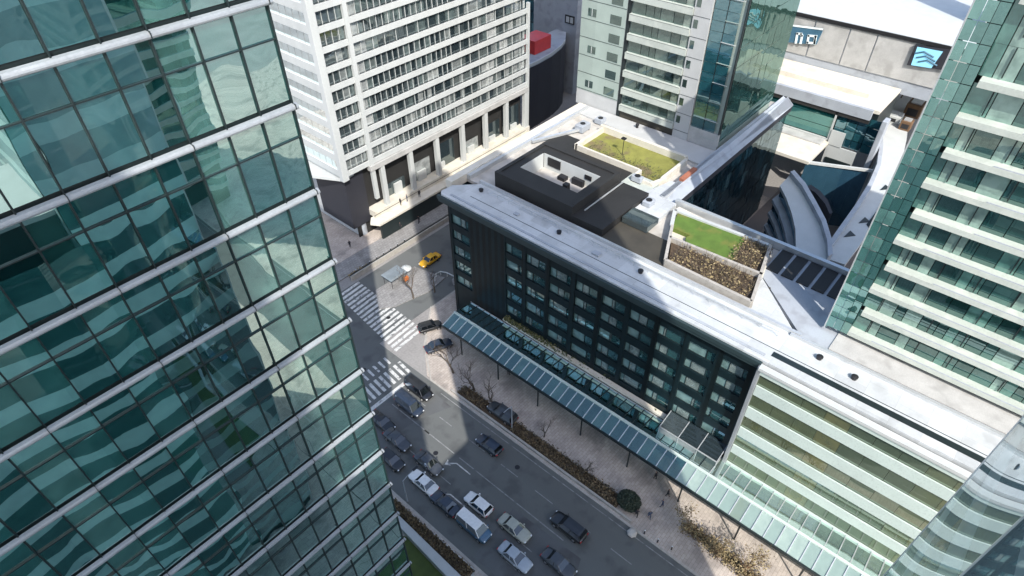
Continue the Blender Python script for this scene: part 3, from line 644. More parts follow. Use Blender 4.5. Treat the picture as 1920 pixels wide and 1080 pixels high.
# ================================================================== FLATS D : apartment tower behind the hotel roof
XD = 89.5
t = site('apartment_tower', 'pale green apartment tower with stacked balconies and a blue glass corner above the roof garden', 'apartment tower', (100,48,23))
part(M('panel_green').box(XD+.3,110,35.2,63,23.4,75), 'core', t)
part(M('conc_pale').box(XD+.05,XD+.3,53.6,63,23.4,75), 'panel_wall', t)
fl = [25.0+3.03*i for i in range(16)]
part(M('panel_green').box(XD,XD+.06,54.3,63,26.2,75), 'panel_cladding', t)
for i, z in enumerate(fl):
    part(M('mull').box(XD-.03,XD+.02,54.3,63,z+1.35,z+1.42), 'panel_seam', t)
    if i % 2 == 0 or i > 4:
        for a, b_ in ((61.2,59.6),) if i != 4 else ((61.6,60.0),):
            q = M('glD'); q.box(XD-.06,XD+.0,b_,a,z+2.0,z+3.2); o = part(q, 'window', t)
            part(M('white').box(XD-.1,XD-.065,(a+b_)/2-.05,(a+b_)/2+.05,z+2.0,z+3.2), 'frame', o)
    q = M('glD'); q.box(XD-.05,XD-.005,55.1,57.2,z+1.7,z+3.1); part(q, 'window', t)
    part(M('mull').box(XD-.28,XD-.24,40.1,42.85,z-.03,z+.03), 'strip_seam', t)
    q = M('glD'); q.box(XD-.29,XD-.255,41.9,42.6,z+1.3,z+2.5); part(q, 'stair_window', t)
    part(M('mull').box(XD-.52,XD-.5,43.0,53.4,z+.98,z+1.02), 'rail_line', t)
    # balcony bay: slab, parapet, dark glazing
    part(M('band_cream').box(XD-.5,XD+.3,42.9,53.5,z,z+1.05), 'balcony', t)
    g = M('glD'); yy = 53.3
    for wdt in (2.4,1.5,1.1,2.3,1.6,1.3): g.pane((XD+.1,yy,z+1.05),(0,-wdt+.12,0),(0,0,1.98),(-1,0,0),.004,.01,2,2); yy -= wdt
    part(g, 'balcony_glass', t)
    g = M('glDb'); 
    for kx, (a, b_) in enumerate(((39.9,37.9),(37.8,35.9))): g.pane((XD-.0,a,z),(0,b_-a,0),(0,0,1.5),(-1,0,0),.004,.01,2,2); g.pane((XD-.0,a,z+1.55),(0,b_-a,0),(0,0,1.42),(-1,0,0),.004,.01,2,2)
    part(g, 'corner_glass', t)
    part(M('white' if i % 2 else 'panel_green').box(XD-.12,XD-.03,35.5,37.9,z+.2,z+.28), 'corner_rail', t)
    g = M('glDr')
    for kx in range(8): g.pane((XD+.4+kx*2.5,34.9,z),(2.46,0,0),(0,0,2.98),(0,-1,0),.015,.04,4,4)
    part(g, 'glass_strip', t, smooth=True, weld=True)
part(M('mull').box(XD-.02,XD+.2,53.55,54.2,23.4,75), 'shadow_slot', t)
part(M('conc_pale').box(XD-.25,XD+.3,40.1,42.85,23.4,75), 'stair_strip', t)
part(M('mull').box(XD-.03,XD+.28,34.95,35.15,23.4,75).box(XD-.05,XD+.28,37.82,37.9,23.4,75), 'corner_mullion', t)
part(M('concrete').box(XD-.1,XD+.3,34.9,42.8,23.4,26.4), 'plinth', t)
part(M('brown_roof').box(XD+.02,XD+.3,42.9,53.5,23.4,25.0), 'base_wall', t)
part(M('conc_pale').prism([(84,34.5),(89.3,34.5),(89.3,62),(86,60)],23.41,23.7), 'entrance_path', t)

# ================================================================== FLATS E : banded tower on the hotel roof
XE = 60.5; YE = XE*.1083
t = site('banded_flats', 'green glass tower with projecting cream balcony bands standing behind the hotel roof', 'apartment tower', (72,-15,23))
zE = [CAM_H-XE*(.832-.0525*i) for i in range(15)]
part(M('dark_roof').box(XE+2.2,78,-45,YE-1.2,0,72), 'core', t)
yi = XE*.069
for i, z in enumerate(zE):
    if i != 10:
        b = M('band_cream'); yo = yi-(.35 if i % 2 else 0)
        b.addf([(XE,-45,z),(XE,yo,z),(XE+1.1,yo,z),(XE+1.1,-45,z),(XE,-45,z+.54),(XE,yo,z+.54),(XE+1.1,yo,z+.62),(XE+1.1,-45,z+.62)],[(0,3,2,1),(4,5,6,7),(0,1,5,4),(1,2,6,5),(2,3,7,6),(3,0,4,7)])
        part(b, 'balcony_band', t)
        part(M('roof_grey').box(XE+.02,XE+.09,-45,yo-2.2-random.random()*3,z+.545,z+.63), 'band_lip', t)
    g = M('glE'); yy = yi; zn = z+XE*.0525
    while yy > -45:
        wd = random.choice((.9,1.0,1.5,1.9)); zl_ = z+(.6 if i != 10 else .02); g.pane((XE+.99,yy,zl_),(0,-wd+.07,0),(0,0,zn-zl_),(-1,0,0),.006,.02,3,3); yy -= wd
    g.m('mull'); yy = yi-1.6
    while yy > -40: g.box(XE+.84,XE+.90,yy-.05,yy+.05,z+.79,zn); yy -= random.choice((3.1,3.1,4.7))
    part(g, 'glass_strip', t)
    g = M('glEe')
    for kx in range(3):
        for hz in (0,.5): g.pane((XE+.05,YE-.02-.8*kx,z+hz*XE*.0525),(0,-.76,0),(0,0,XE*.0262-.06),(-1,0,0),.012,.02,3,3)
    part(g, 'end_glass', t, smooth=True, weld=True)
part(M('alu').box(XE-.02,XE+.3,YE-.04,YE+.08,24.2,72), 'edge_trim', t)
part(M('glEe').box(XE+.3,XE+2.2,YE-.2,YE+.0,24.2,72), 'return_glass', t)
part(M('concrete').box(XE+2.0,XE+2.2,-45,YE-1.2,23.4,24.7), 'recess_wall', t)
part(M('concrete').box(57.9,XE+2,-45,5.0,23.86,23.98), 'apron', t)

# ================================================================== MALL and court behind
t = site('shopping_mall', 'white-roofed shopping mall with grey sign wall, cream terrace and teal glass front', 'shopping mall', (140,35,0))
part(M('white').box(137,230,-10,80,31.0,31.6), 'roof', t)
part(M('black').box(136.8,137.05,-10,80,30.9,31.55), 'roof_edge', t)
wl = M('roof_grey').box(137.3,138,-10,80,21,30.9); part(wl, 'sign_wall', t)
pv = [PX(*q, 137.2) for q in ((1500,35),(1530,37),(1596,50),(1648,60),(1640,150),(1540,130),(1478,120))]
pn = M('concrete')
for y0, y1 in ((pv[1].y,pv[0].y+8),(pv[2].y,pv[1].y-.3),(pv[3].y,pv[2].y-.25),(5,pv[3].y-.25)): pn.box(137.1,137.28,min(y0,y1),max(y0,y1),23.6,30.7)
part(pn, 'wall_panel', t)
part(M('bone').box(124.6,137.2,20,80,21.4,22.0), 'terrace', t)
part(M('bone').box(128.6,129.1,23.5,80,22.0,22.9), 'terrace_wall', t)
part(M('brown_roof').box(129.5,129.7,24,40,22.0,22.35), 'terrace_slot', t)
part(M('roof_grey').box(123.8,124.6,21,80,20.2,22.1), 'fascia', t)
part(M('dark_roof').box(124.0,124.6,21,80,19.4,20.2), 'fascia_soffit', t)
part(M('mull').box(125,137,20,80,14,21.4), 'body', t)
g = M('glT')
yA, yB_ = PX(1580,180,124.3).y, 46
for j in range(3): g.pane((124.3,46,14.6+j*2),(0,yA-46,0),(0,0,1.9),(-1,0,0),.01,.02,6,3)
part(g, 'shopfront_glass', t)
part(M('white').box(124.0,124.4,yA-.3,yA,14.2,21).box(124.0,124.4,yA,46,13.9,14.4), 'shopfront_frame', t)
g = M('glDb')
for k in range(4):
    for j in range(4): g.pane((124.5,yA-.5-k*1.9,13.6+j*1.7),(0,-1.8,0),(0,0,1.6),(-1,0,0),.01,.03,2,2)
part(g, 'corner_glass', t)
part(M('white').box(123.9,124.2,yA-6,yA-.4,9.5,13.4).box(123.8,124.0,yA-3,yA-.4,13.5,16.5), 'white_wall', t)
part(M('mull').box(123.7,123.86,yA-5.8,yA-1,9.9,10.9), 'dark_windows', t)
part(M('roof_grey').box(122.5,124.6,yA-9.2,yA-8.3,8,21.4), 'end_fin', t, bevel=.1)
part(M('bone').box(114,124.3,yA-.6,48,13.3,13.9), 'deck', t)
part(M('concrete').box(121.5,123.9,yA+.2,46,13.9,14.2), 'deck_step', t)
# deep blue glass wall of the court
t = site('court_glass_wall', 'deep blue glass wall sunk below the mall deck beside the curved white ramp', 'glass wall', (116,24,0))
g = M('glP'); pa, pb = PX(1513,300,114.5), PX(1632,316,119.5)
for k in range(5):
    a, b_ = pa.lerp(pb, k/5), pa.lerp(pb, (k+1)/5)
    g.pane((a.x,a.y,0),(b_.x-a.x,b_.y-a.y,0),(0,0,13.2),(-1,0,0),.05,.05,4,5)
part(g, 'glass', t); part(M('white').bar((pa.x-.1,pa.y+.4,13.4),(pb.x-.1,pb.y-.5,13.4),.4,.5), 'coping', t)
struct(M('brown_wall').prism([(72.6,6),(125,6),(125,32.6),(72.6,32.6)], 0, .3).build('court_floor'))
# curved ramps / terraces of the court
def curved(poly_out, poly_in, z0, z1, m): return M(m).prism([(p.x,p.y) for p in poly_out]+[(p.x,p.y) for p in poly_in[::-1]], z0, z1)
t = site('curved_terrace', 'stack of curved pale terraces sweeping down beside the dark hotel wing', 'terrace', (95,24,0))
for i, z in enumerate((15,12.2,9.4,6.6,3.8)):
    o_ = [PZ(x-6*(i>0), y, 15) for x, y in ((1462,349),(1474,372),(1484,400),(1491,430),(1492,462),(1490,486))]
    n_ = [PZ(x, y, 15) for x, y in ((1479,331),(1500,356),(1520,392),(1537,425),(1547,460),(1549,490))]
    dz = z-15
    part(curved(o_, n_, z-.5, z+.1, 'roof_grey' if i else 'white'), 'terrace_slab', t)
    if i == 0:
        part(curved(n_, [p+Vector((1.0,-.3,0)) for p in n_], z-9, z+1.0, 'roof_grey'), 'parapet', t)
    b = M('glP'); part(curved([p+Vector((.6,-.2,0)) for p in o_], [p+Vector((1.4,-.4,0)) for p in o_], z-2.3, z-.5, 'glP'), 'terrace_glass', t)
tag(curved([PZ(x,y,13) for x,y in ((1512,350),(1530,362),(1547,382),(1556,402))],[PZ(x,y,13) for x,y in ((1520,346),(1538,358),(1552,375),(1561,398))],.3,13,'navy').build('curved_wall'), 'short dark curved wall with pale rim between terraces and blue glass', 'wall')
t = site('white_ramp', 'broad white curved ramp with dark openings running from the mall down behind the banded flats', 'ramp', (100,14,0))
L_ = [PZ(x,y,14) for x,y in ((1538,480),(1566,440),(1600,392),(1626,350),(1641,315),(1646,280),(1645,230),(1640,185))]
R_ = [PZ(x,y,14) for x,y in ((1585,495),(1615,455),(1650,400),(1675,350),(1692,300),(1700,262),(1705,220),(1706,180))]
part(curved(L_, R_, 13.2, 13.9, 'white'), 'deck', t)
part(curved(L_, [p+Vector((-.1,-.7,0)) for p in L_], 0, 14.9, 'roof_grey'), 'side_wall', t)
for (x,y) in ((1582,444),(1610,418),(1650,356)):
    q = PZ(x,y,14); part(M('mull').prism([(q.x,q.y),(q.x+2.4,q.y-.2),(q.x+1.6,q.y-1.3)],13.9,14.0), 'opening', t)
part(M('dark').prism([(PZ(1640,440,14).x,PZ(1640,440,14).y),(PZ(1625,420,14).x,PZ(1625,420,14).y),(PZ(1660,375,14).x,PZ(1660,375,14).y),(PZ(1690,370,14).x,PZ(1690,370,14).y)],13.9,14.05), 'void', t)
for i,(x,y,dx,dy,h,m_) in enumerate(((1667,150,5,7,3,'bone'),(1712,160,6,6,2.2,'bone'),(1672,215,3,4,1.4,'white'),(1715,205,4,3,2.6,'wood'),(1690,128,7,3,3.4,'bone'),(1700,232,2,2,1.8,'wood'))):
    q = PZ(x,y,15); tt = site('rooftop_unit', ['square cream plant box beside the mall sign wall','wide tan plant box by the blue screen','low white plant box on the ramp','dark brown timber plant box near the glass flats','tall narrow cream plant box under the sign wall','small brown timber plant box at the ramp edge'][i], 'rooftop unit', (q.x,q.y,14), 'plant boxes on the mall terrace')
    part(M(m_).box(q.x-dx/2,q.x+dx/2,q.y-dy/2,q.y+dy/2,13.9,14+h), 'casing', tt, bevel=.08)
    part(M('black').box(q.x-dx/2-.04,q.x-dx/2-.005,q.y-dy/3,q.y+dy/3,14.3,14+h*.7), 'louvre', tt)
    part(M('alu').box(q.x-dx/3,q.x+dx/3,q.y-dy/3,q.y+dy/3,14+h,14.25+h), 'lid', tt)
# signs on the mall wall
t = site('shop_sign', 'blue shop sign with pale letters na on the grey mall wall', 'sign', (136.9,50,26))
s0, s1, s2, s3 = [PX(*q, 136.7) for q in ((1450,44),(1543,56),(1530,84),(1440,76))]
b = M('blue_sign'); b.addf([(136.7,p.y,p.z) for p in (s0,s1,s2,s3)]+[(137.09,p.y,p.z) for p in (s0,s1,s2,s3)],[(0,1,2,3),(7,6,5,4),(0,4,5,1),(1,5,6,2),(2,6,7,3),(3,7,4,0)]); part(b, 'board', t)
b = M('letter'); b.bar((136.65,s0.y,s0.z+.1),(136.65,s1.y,s1.z+.1),.1,.3); part(b, 'rim', t)
def stroke2(pp, wd, x=136.6):
    b = M('letter'); P_ = [PX(px_,py_,x) for px_,py_ in pp]
    for a, c in zip(P_, P_[1:]):
        d = (c-a).normalized(); nn = Vector((0,-d.z,d.y))*wd/2; a2, c2 = a-d*wd*.4, c+d*wd*.4
        f4 = [a2-nn, c2-nn, c2+nn, a2+nn]; b.addf([(x-.05,p.y,p.z) for p in f4]+[(x+.08,p.y,p.z) for p in f4],[(0,1,2,3),(7,6,5,4),(0,4,5,1),(1,5,6,2),(2,6,7,3),(3,7,4,0)])
    return b
part(stroke2([(1492,80),(1495,63),(1502,63.5),(1504,67),(1501,81)],.4), 'letter_n', t)
part(stroke2([(1529,68),(1527,81),(1514,80),(1516,67),(1530,68),(1527,82)],.4), 'letter_a', t)
t = site('advertising_screen', 'blue lit advertising screen on the mall wall beside the glass flats', 'screen', (136.5,10,25))
c4 = [PX(*q,136.6) for q in ((1716,84),(1782,94),(1772,132),(1700,122))]
b = M('navy'); b.addf([(136.6,p.y,p.z) for p in c4]+[(137.3,p.y,p.z) for p in c4],[(0,1,2,3),(7,6,5,4),(0,4,5,1),(1,5,6,2),(2,6,7,3),(3,7,4,0)]); part(b, 'frame', t)
c4 = [PX(*q,136.5) for q in ((1720,88),(1768,97),(1746,128),(1708,122))]; b = M('screen'); b.addf([(136.5,p.y,p.z) for p in c4]+[(136.59,p.y,p.z) for p in c4],[(0,1,2,3),(0,4,5,1),(1,5,6,2),(2,6,7,3),(3,7,4,0)]); part(b, 'display', t)
b = M('blue_sign')
for k in range(3):
    P_ = [PX(1715+k*3+i*6, 100+k*8+ (3-abs(i-3))*-2.2+i*1.2, 136.45) for i in range(7)]; 
    b.tube(P_, .16, 5)
part(b, 'picture', t)
tag(M('white').box(150,156,8,13,31.65,60).m('roof_grey').box(149.6,150.0,9,12,31.65,60).build('white_pylon'), 'white and grey pylon rising from the mall roof edge beside the glass flats', 'pylon')

# ================================================================== far buildings between office and flats
t = site('curved_dark_wall_block', 'dark plum curved wall building with a pale roof behind the white office', 'building', (112,92,0))
pl = [PZ(x,y,16) for x,y in ((985,130),(1010,118),(1035,104),(1052,90),(1060,80))]
bk = [p+Vector((14,10,0)) for p in pl]
part(curved(pl, bk, 0, 15.8, 'navy'), 'walls', t); part(curved(pl, bk, 15.8, 16.1, 'roof_grey'), 'roof', t)
part(curved([p-Vector((.15,.1,0)) for p in pl], [p+Vector((.4,.3,0)) for p in pl], 16.1, 16.7, 'white'), 'parapet', t)
q = PZ(1003,92,16.1)
t = site('red_container', 'red box container on the pale roof of the dark curved block', 'container', (q.x,q.y,16.1)); part(M('red').box(q.x-3,q.x+3.2,q.y-2.4,q.y+2.4,16.1,19.3), 'casing', t, bevel=.05)
b = M('red')
for i in range(9): b.box(q.x-3.08,q.x-3.01,q.y-2.2+i*.5,q.y-1.95+i*.5,16.3,19.1)
part(b, 'ribs', t)
q = PZ(1050,72,14)
t = site('white_house', 'white building with one small two-pane window and a white roof beyond the dark curved block', 'building', (q.x,q.y,0))
part(M('roof_grey').box(q.x,q.x+25,q.y-5,q.y+9,0,25), 'walls', t); part(M('white').box(q.x-.4,q.x+25,q.y-5.4,q.y+9.2,25,26), 'roof', t)
wq = PX(1069,38,q.x-.1); o = part(M('black').box(q.x-.2,q.x-.02,wq.y-1.3,wq.y+1.6,wq.z-.9,wq.z+1.1), 'window', t)
part(M('white').box(q.x-.26,q.x-.21,wq.y-1.0,wq.y-.1,wq.z-.6,wq.z+.8).box(q.x-.26,q.x-.21,wq.y+.2,wq.y+1.2,wq.z-.6,wq.z+.8), 'pane', o)
q2 = PZ(1004,75,8)
t = site('blue_glass_house', 'low blue glass building squeezed between office and white house', 'building', (q2.x,q2.y,0))
part(M('mull').box(q2.x+.4,q2.x+20,q2.y-3,q2.y+14,0,21), 'walls', t)
g = M('glDb')
for i in range(6):
    for j in range(7): g.pane((q2.x+.3,q2.y+11-i*2.3,1+j*2.9),(0,-2.2,0),(0,0,2.7),(-1,0,0),.01,.02,2,2)
part(g, 'glass', t); part(M('bone').box(q2.x-.2,q2.x+20,q2.y-3.4,q2.y+14,21,21.8), 'roof', t)
q = PZ(1072,140,0)
t = site('low_shops', 'low pale shop building with dark fronts between the dark curved block and the flats', 'shop building', (q.x,q.y,0))
part(M('conc_pale').box(q.x+6,q.x+26,q.y-6,q.y+8,0,9), 'walls', t); part(M('white').box(q.x+4.6,q.x+27,q.y-7,q.y+9,9,9.5).box(q.x+4.2,q.x+6,q.y-6,q.y+8,4.4,4.9), 'roof', t)
b = M('mull')
for i in range(4): b.box(q.x+5.9,q.x+5.99,q.y-5.5+i*3.4,q.y-2.9+i*3.4,.6,3.8); b.box(q.x+5.9,q.x+5.99,q.y-5.5+i*3.4,q.y-2.9+i*3.4,5.4,8)
part(b, 'shopfront', t)
# more of the city so that no bare ground shows far off or in the mirror glass
for i, (x, y, dx, dy, h, m_) in enumerate(((150,110,30,30,26,'bone'),(195,120,40,30,22,'white'),(120,135,30,26,30,'conc_pale'),(240,60,30,60,34,'bone'),(80,165,40,20,22,'conc_pale'))):
    t = site('distant_block', ['plain cream block beyond the white house','wide white block beyond the mall','pale concrete block behind the white office','cream block at the far end of the mall','pale concrete block behind the tall white office'][i], 'building', (x,y,0), 'distant city blocks')
    part(M(m_).box(x,x+dx,y,y+dy,0,h), 'walls', t); part(M('roof_grey').box(x-.4,x+dx+.4,y-.4,y+dy+.4,h,h+.6), 'roof', t)
    g = M('glC')
    for j in range(int(h/3.4)):
        for k in range(int(dy/3)): g.face([(x-.03,y+1+k*3,1.5+j*3.4),(x-.03,y+2.8+k*3,1.5+j*3.4),(x-.03,y+2.8+k*3,3.2+j*3.4),(x-.03,y+1+k*3,3.2+j*3.4)])
        for k in range(int(dx/3)): g.face([(x+1+k*3,y-.03,1.5+j*3.4),(x+2.8+k*3,y-.03,1.5+j*3.4),(x+2.8+k*3,y-.03,3.2+j*3.4),(x+1+k*3,y-.03,3.2+j*3.4)])
    part(g, 'window_glass', t)

# ================================================================== VEHICLES
def loft(mb, secs):
    n = len(secs[0]); vs_ = [p for s_ in secs for p in s_]; fs = []
    for i in range(len(secs)-1):
        for k in range(n): a, b = i*n+k, i*n+(k+1)%n; fs.append((a, b, b+n, a+n))
    fs += [tuple(range(n))[::-1], tuple(range(len(vs_)-n, len(vs_)))]
    mb.addf(vs_, fs); return mb
STY = {  # length, width, hood height, roof height, cabin (rear bottom, rear top, front top, front bottom) as share of half length
 'sedan': (4.6,1.80,.92,1.44,(-.62,-.38,.12,.42)), 'hatch': (4.1,1.76,.95,1.50,(-.90,-.74,.10,.44)),
 'suv': (4.9,1.94,1.08,1.74,(-.93,-.80,.16,.46)), 'van': (4.9,1.92,1.1,1.92,(-.97,-.93,.38,.66))}
def make_car(name, style, pm, label, cat, px, pz_heading, group='cars on the street', loc=None):
    L, W, hh, rh, cb = STY[style]; h = L/2; hw = W/2
    p = loc or PZ(*px, .6)
    t = thing(name, label, cat, (p[0], p[1], .004), pz_heading, group)
    # body: lofted cross-sections from tail to nose
    st = [(-h,.80,.42,hh*.80),(-h+.10,.93,.30,hh*.95),(-h*.72,.99,.24,hh*1.0),(-h*.3,1,.22,hh*1.0),(h*.2,1,.22,hh*1.0),(h*.45,.99,.22,hh*.98),(h*.75,.97,.24,hh*.90),(h-.14,.90,.28,hh*.80),(h,.74,.40,hh*.68)]
    secs = []
    for x, k, z0, z1 in st:
        y = hw*k; secs.append([(x,-y*.9,z0),(x,-y,z0+.14),(x,-y,z1-.18),(x,-y*.93,z1-.04),(x,-y*.6,z1),(x,0,z1+.025),(x,y*.6,z1),(x,y*.93,z1-.04),(x,y,z1-.18),(x,y,z0+.14),(x,y*.9,z0)])
    o = loft(MB().m(pm), secs).build('body', t, smooth=True); o.modifiers.new('sub', 'SUBSURF').render_levels = 1
    rb, rtp, ft, fb = [c*h for c in cb]; wb_, wt = hw*.92, hw*.70; zb_ = hh-.03
    rf = MB().m(pm); loft(rf, [[(rtp-.06,-wt*.96,rh-.03),(rtp-.06,0,rh+.0),(rtp-.06,wt*.96,rh-.03),(rtp-.06,0,rh-.07)],[(rtp+.2,-wt,rh),(rtp+.2,0,rh+.045),(rtp+.2,wt,rh),(rtp+.2,0,rh-.06)],[(ft-.2,-wt,rh),(ft-.2,0,rh+.045),(ft-.2,wt,rh),(ft-.2,0,rh-.06)],[(ft+.08,-wt*.95,rh-.05),(ft+.08,0,rh-.01),(ft+.08,wt*.95,rh-.05),(ft+.08,0,rh-.1)]])
    q = M('carglass'); q.face([(fb,-wb_,zb_),(fb,wb_,zb_),(ft,wt*.95,rh-.03),(ft,-wt*.95,rh-.03)]); q.build('windscreen', t)
    q = M('carglass'); q.face([(rb,wb_,zb_),(rb,-wb_,zb_),(rtp,-wt*.95,rh-.03),(rtp,wt*.95,rh-.03)]); q.build('rear_window', t)
    for s_ in (-1, 1):
        q = M('carglass'); q.face([(rb,s_*wb_,zb_),(fb,s_*wb_,zb_),(ft,s_*wt,rh-.02),(rtp,s_*wt,rh-.02)][::s_]); q.build('side_window', t)
        for a, b in (((fb,wb_,zb_),(ft,wt,rh-.02)),((rb,wb_,zb_),(rtp,wt,rh-.02)),(((rb+fb)/2,wb_,zb_),((rtp+ft)/2,wt,rh-.02))): rf.bar((a[0],s_*a[1],a[2]),(b[0],s_*b[1],b[2]),.09,.06)
        q = MB().m(pm); q.lathe((0,0,0),[(.02,-.09),(.09,-.07),(.1,.06),(.03,.1)],8); mo = q.build('wing_mirror', t); mo.location = (fb-.25, s_*(hw+.09), hh+.08)
        if s_ == 1: rf.build('roof', t)
        M('headlight').lathe((h-.16,s_*hw*.62,hh*.66),[(.05,-.08),(.15,-.04),(.16,.05),(.06,.1)],8).build('headlight', t)
        M('taillight').box(-h-.01,-h+.10,s_*hw*.72-.17,s_*hw*.72+.17,hh*.68,hh*.84).build('taillight', t)
        for wx in (-h*.58, h*.62):
            r_ = .33 if style != 'suv' else .37
            q = M('rubber'); q.tube([(wx,s_*(hw-.20),r_),(wx,s_*(hw-.17),r_),(wx,s_*(hw+.0),r_),(wx,s_*(hw+.02),r_)],[r_*.9,r_,r_,r_*.88],16); wo = q.build('wheel', t)
            M('rim').tube([(wx,s_*(hw+.0),r_),(wx,s_*(hw+.035),r_)],[r_*.64,r_*.6],10).build('rim', wo)
    return t
P_white, P_silver, P_black, P_dgrey, P_blue, P_beige, P_yel, P_navy = [paint(*a) for a in (('paint_white',(.72,.72,.72)),('paint_silver',(.33,.37,.42)),('paint_black',(.012,.013,.015)),('paint_dark_grey',(.045,.05,.058)),('paint_blue',(.05,.12,.20)),('paint_beige',(.33,.34,.29)),('paint_yellow',(.62,.33,.012)),('paint_navy',(.02,.03,.05)))]
U, D_ = math.pi/2, -math.pi/2
make_car('parked_car','sedan',P_white,'white saloon car with dark windows near the tower kerb','car',(794,904),U)
make_car('parked_car','sedan',P_dgrey,'dark grey car in the next lane beside the white saloon near the tower kerb','car',(804,868),D_)
make_car('parked_car','hatch',P_white,'white hatchback with a plain pale roof beside the blue van','car',(897,945),U)
make_car('parked_car','sedan',P_navy,'dark car between the white saloon and the blue van','car',(834,943),U)
c = make_car('parked_van','van',P_blue,'blue van with a white roof in the kerb lane','van',(889,988),D_)
for ch in c.children:
    if ch.name.startswith('roof'): ch.data.materials[0] = P_white
make_car('parked_car','sedan',P_beige,'beige-green saloon car behind the white hatchback','car',(965,990),D_)
make_car('parked_car','suv',P_black,'black off-road car alone in the lane beside the hotel pavement','car',(1066,988),U)
make_car('parked_car','sedan',P_silver,'silver-blue car beside the brown planting bed end','car',(966,1044),D_)
make_car('parked_car','sedan',P_dgrey,'dark grey car beside the silver-blue car','car',(1048,1056),D_)
make_car('parked_car','hatch',P_navy,'dark hatchback in shade near the hotel kerb','car',(917,834),U)
make_car('parked_car','sedan',P_dgrey,'dark car waiting behind the stop line next to the mirror tower','car',(745,824),D_)
make_car('parked_car','hatch',P_black,'black hatchback tight against the tower kerb','car',(735,862),D_)
make_car('parked_van','van',P_black,'black van at the stop line nearest the hotel','van',(786,731),D_)
make_car('parked_van','van',P_navy,'black van at the stop line in the middle lane','van',(768,760),D_)
make_car('parked_car','sedan',P_black,'dark car in the outer lane at the stop line under the tower edge','car',(716,790),D_)
make_car('taxi','sedan',P_yel,'yellow taxi stopped in the side street by the hotel corner','taxi',(806,487),math.pi)
make_car('parked_car','hatch',P_black,'black car under the end of the glass canopy','car',(806,612),R(-25))
make_car('parked_car','sedan',P_navy,'dark shiny car turning the corner beside the canopy end','car',(822,648),R(-22))
make_car('parked_car','suv',P_dgrey,'dark car in the bay beside the brown hedge and hotel pavement','car',None,U,loc=(40.9,38.2,.13)).location.z = .134
# taxi lamp
# ================================================================== PEOPLE
def person(label, loc, face, step=.18, cm='cloth', grp='pedestrians'):
    t = thing('person', label, 'person', loc, face, grp)
    bm = bmesh.new(); sk = bm.verts.layers.skin.verify(); V = {}
    def v(k, co, r_): 
        x = bm.verts.new(co); x[sk].radius = (r_, r_); V[k] = x; return x
    def e(*ks):
        for a, b in zip(ks, ks[1:]): bm.edges.new((V[a], V[b]))
    v('pel',(0,0,.95),.155); v('wst',(0,0,1.12),.135); v('chs',(.01,0,1.34),.165); v('nek',(.01,0,1.50),.06); v('hd0',(.03,0,1.58),.075); v('hd1',(.03,0,1.68),.098); v('hd2',(.02,0,1.77),.06)
    V['pel'][sk].use_root = True
    e('pel','wst','chs','nek','hd0','hd1','hd2')
    v('nose',(.135,0,1.655),.016); e('hd1','nose')
    for s_, n in ((1,'l'),(-1,'r')):
        f = step*s_
        v(n+'hip',(0,s_*.10,.88),.105); v(n+'kne',(f*.5+.03,s_*.105,.49),.068); v(n+'ank',(f-.02,s_*.105,.09),.045); v(n+'toe',(f+.16,s_*.115,.04),.038)
        e('pel',n+'hip',n+'kne',n+'ank',n+'toe')
        v(n+'sho',(0,s_*.20,1.40),.068); v(n+'elb',(-f*.3,s_*.26,1.12),.047); v(n+'wri',(-f*.8+.05,s_*.25,.88),.031); v(n+'plm',(-f*.9+.07,s_*.25,.80),.034)
        e('chs',n+'sho',n+'elb',n+'wri',n+'plm')
        for i, dx in enumerate((-.033,-.011,.011,.033)): v(f'{n}f{i}',(-f*.9+.08+dx,s_*.25,.725-.008*(i in (1,2))),.009); v(f'{n}g{i}',(-f*.9+.085+dx,s_*.235,.69-.01*(i in (1,2))),.008); e(n+'plm',f'{n}f{i}',f'{n}g{i}')
        v(n+'th',(-f*.9+.13,s_*.225,.77),.010); e(n+'plm',n+'th')
    me = bpy.data.meshes.new('body'); bm.to_mesh(me); bm.free()
    tmp = bpy.data.objects.new('body', me); COL.objects.link(tmp); tmp.modifiers.new('s','SKIN'); tmp.modifiers.new('u','SUBSURF').levels = 1
    dg = bpy.context.evaluated_depsgraph_get(); fin = bpy.data.meshes.new_from_object(tmp.evaluated_get(dg)); bpy.data.objects.remove(tmp)
    fin.materials.clear()
    for k in (cm, 'skin', 'hair'): fin.materials.append(MAT[k])
    for p in fin.polygons:
        z = p.center.z; p.material_index = 1 if (z > 1.53 or (z < .86 and abs(p.center.y) > .19)) else 0; p.use_smooth = True
        if z > 1.70 or (z > 1.6 and p.center.x < -.02): p.material_index = 2
    o = bpy.data.objects.new('body', fin); COL.objects.link(o); o.parent = t
    M('black').box(-.02,.02,-.02,.02,1.3,1.31)
    return t
ppl = [((1228,898),'person in dark coat walking at the point of the sunlit pavement',1.2,'cloth'),((1251,930),'person in dark clothes walking alone on the sunlit pavement by the canopy edge',-1.5,'cloth'),((1241,950),'person in blue clothing at the shade edge on the pavement',2.0,'cloth2'),
 ((1193,968),'person in shade beside the dark round shrub',.4,'cloth'),((1217,971),'person in blue clothing behind the pale boulder',-2.4,'cloth2'),((751,430),'person standing at the end of the pale pavement below the office terrace',.6,'cloth'),((786,418),'person walking along the grey pavement by the low dark wall',3.0,'cloth'),((657,464),'person in dark clothes on the forecourt near the round column',.9,'cloth'),((954,703),'person in shade on the corner pavement near the canopy',.9,'cloth')]
for (q, lb, fa, cm) in ppl:
    p = PZ(*q, .15); person(lb, (p.x, p.y, .15 if p.y > 84.6 else .131), fa, random.uniform(.1,.24), cm)
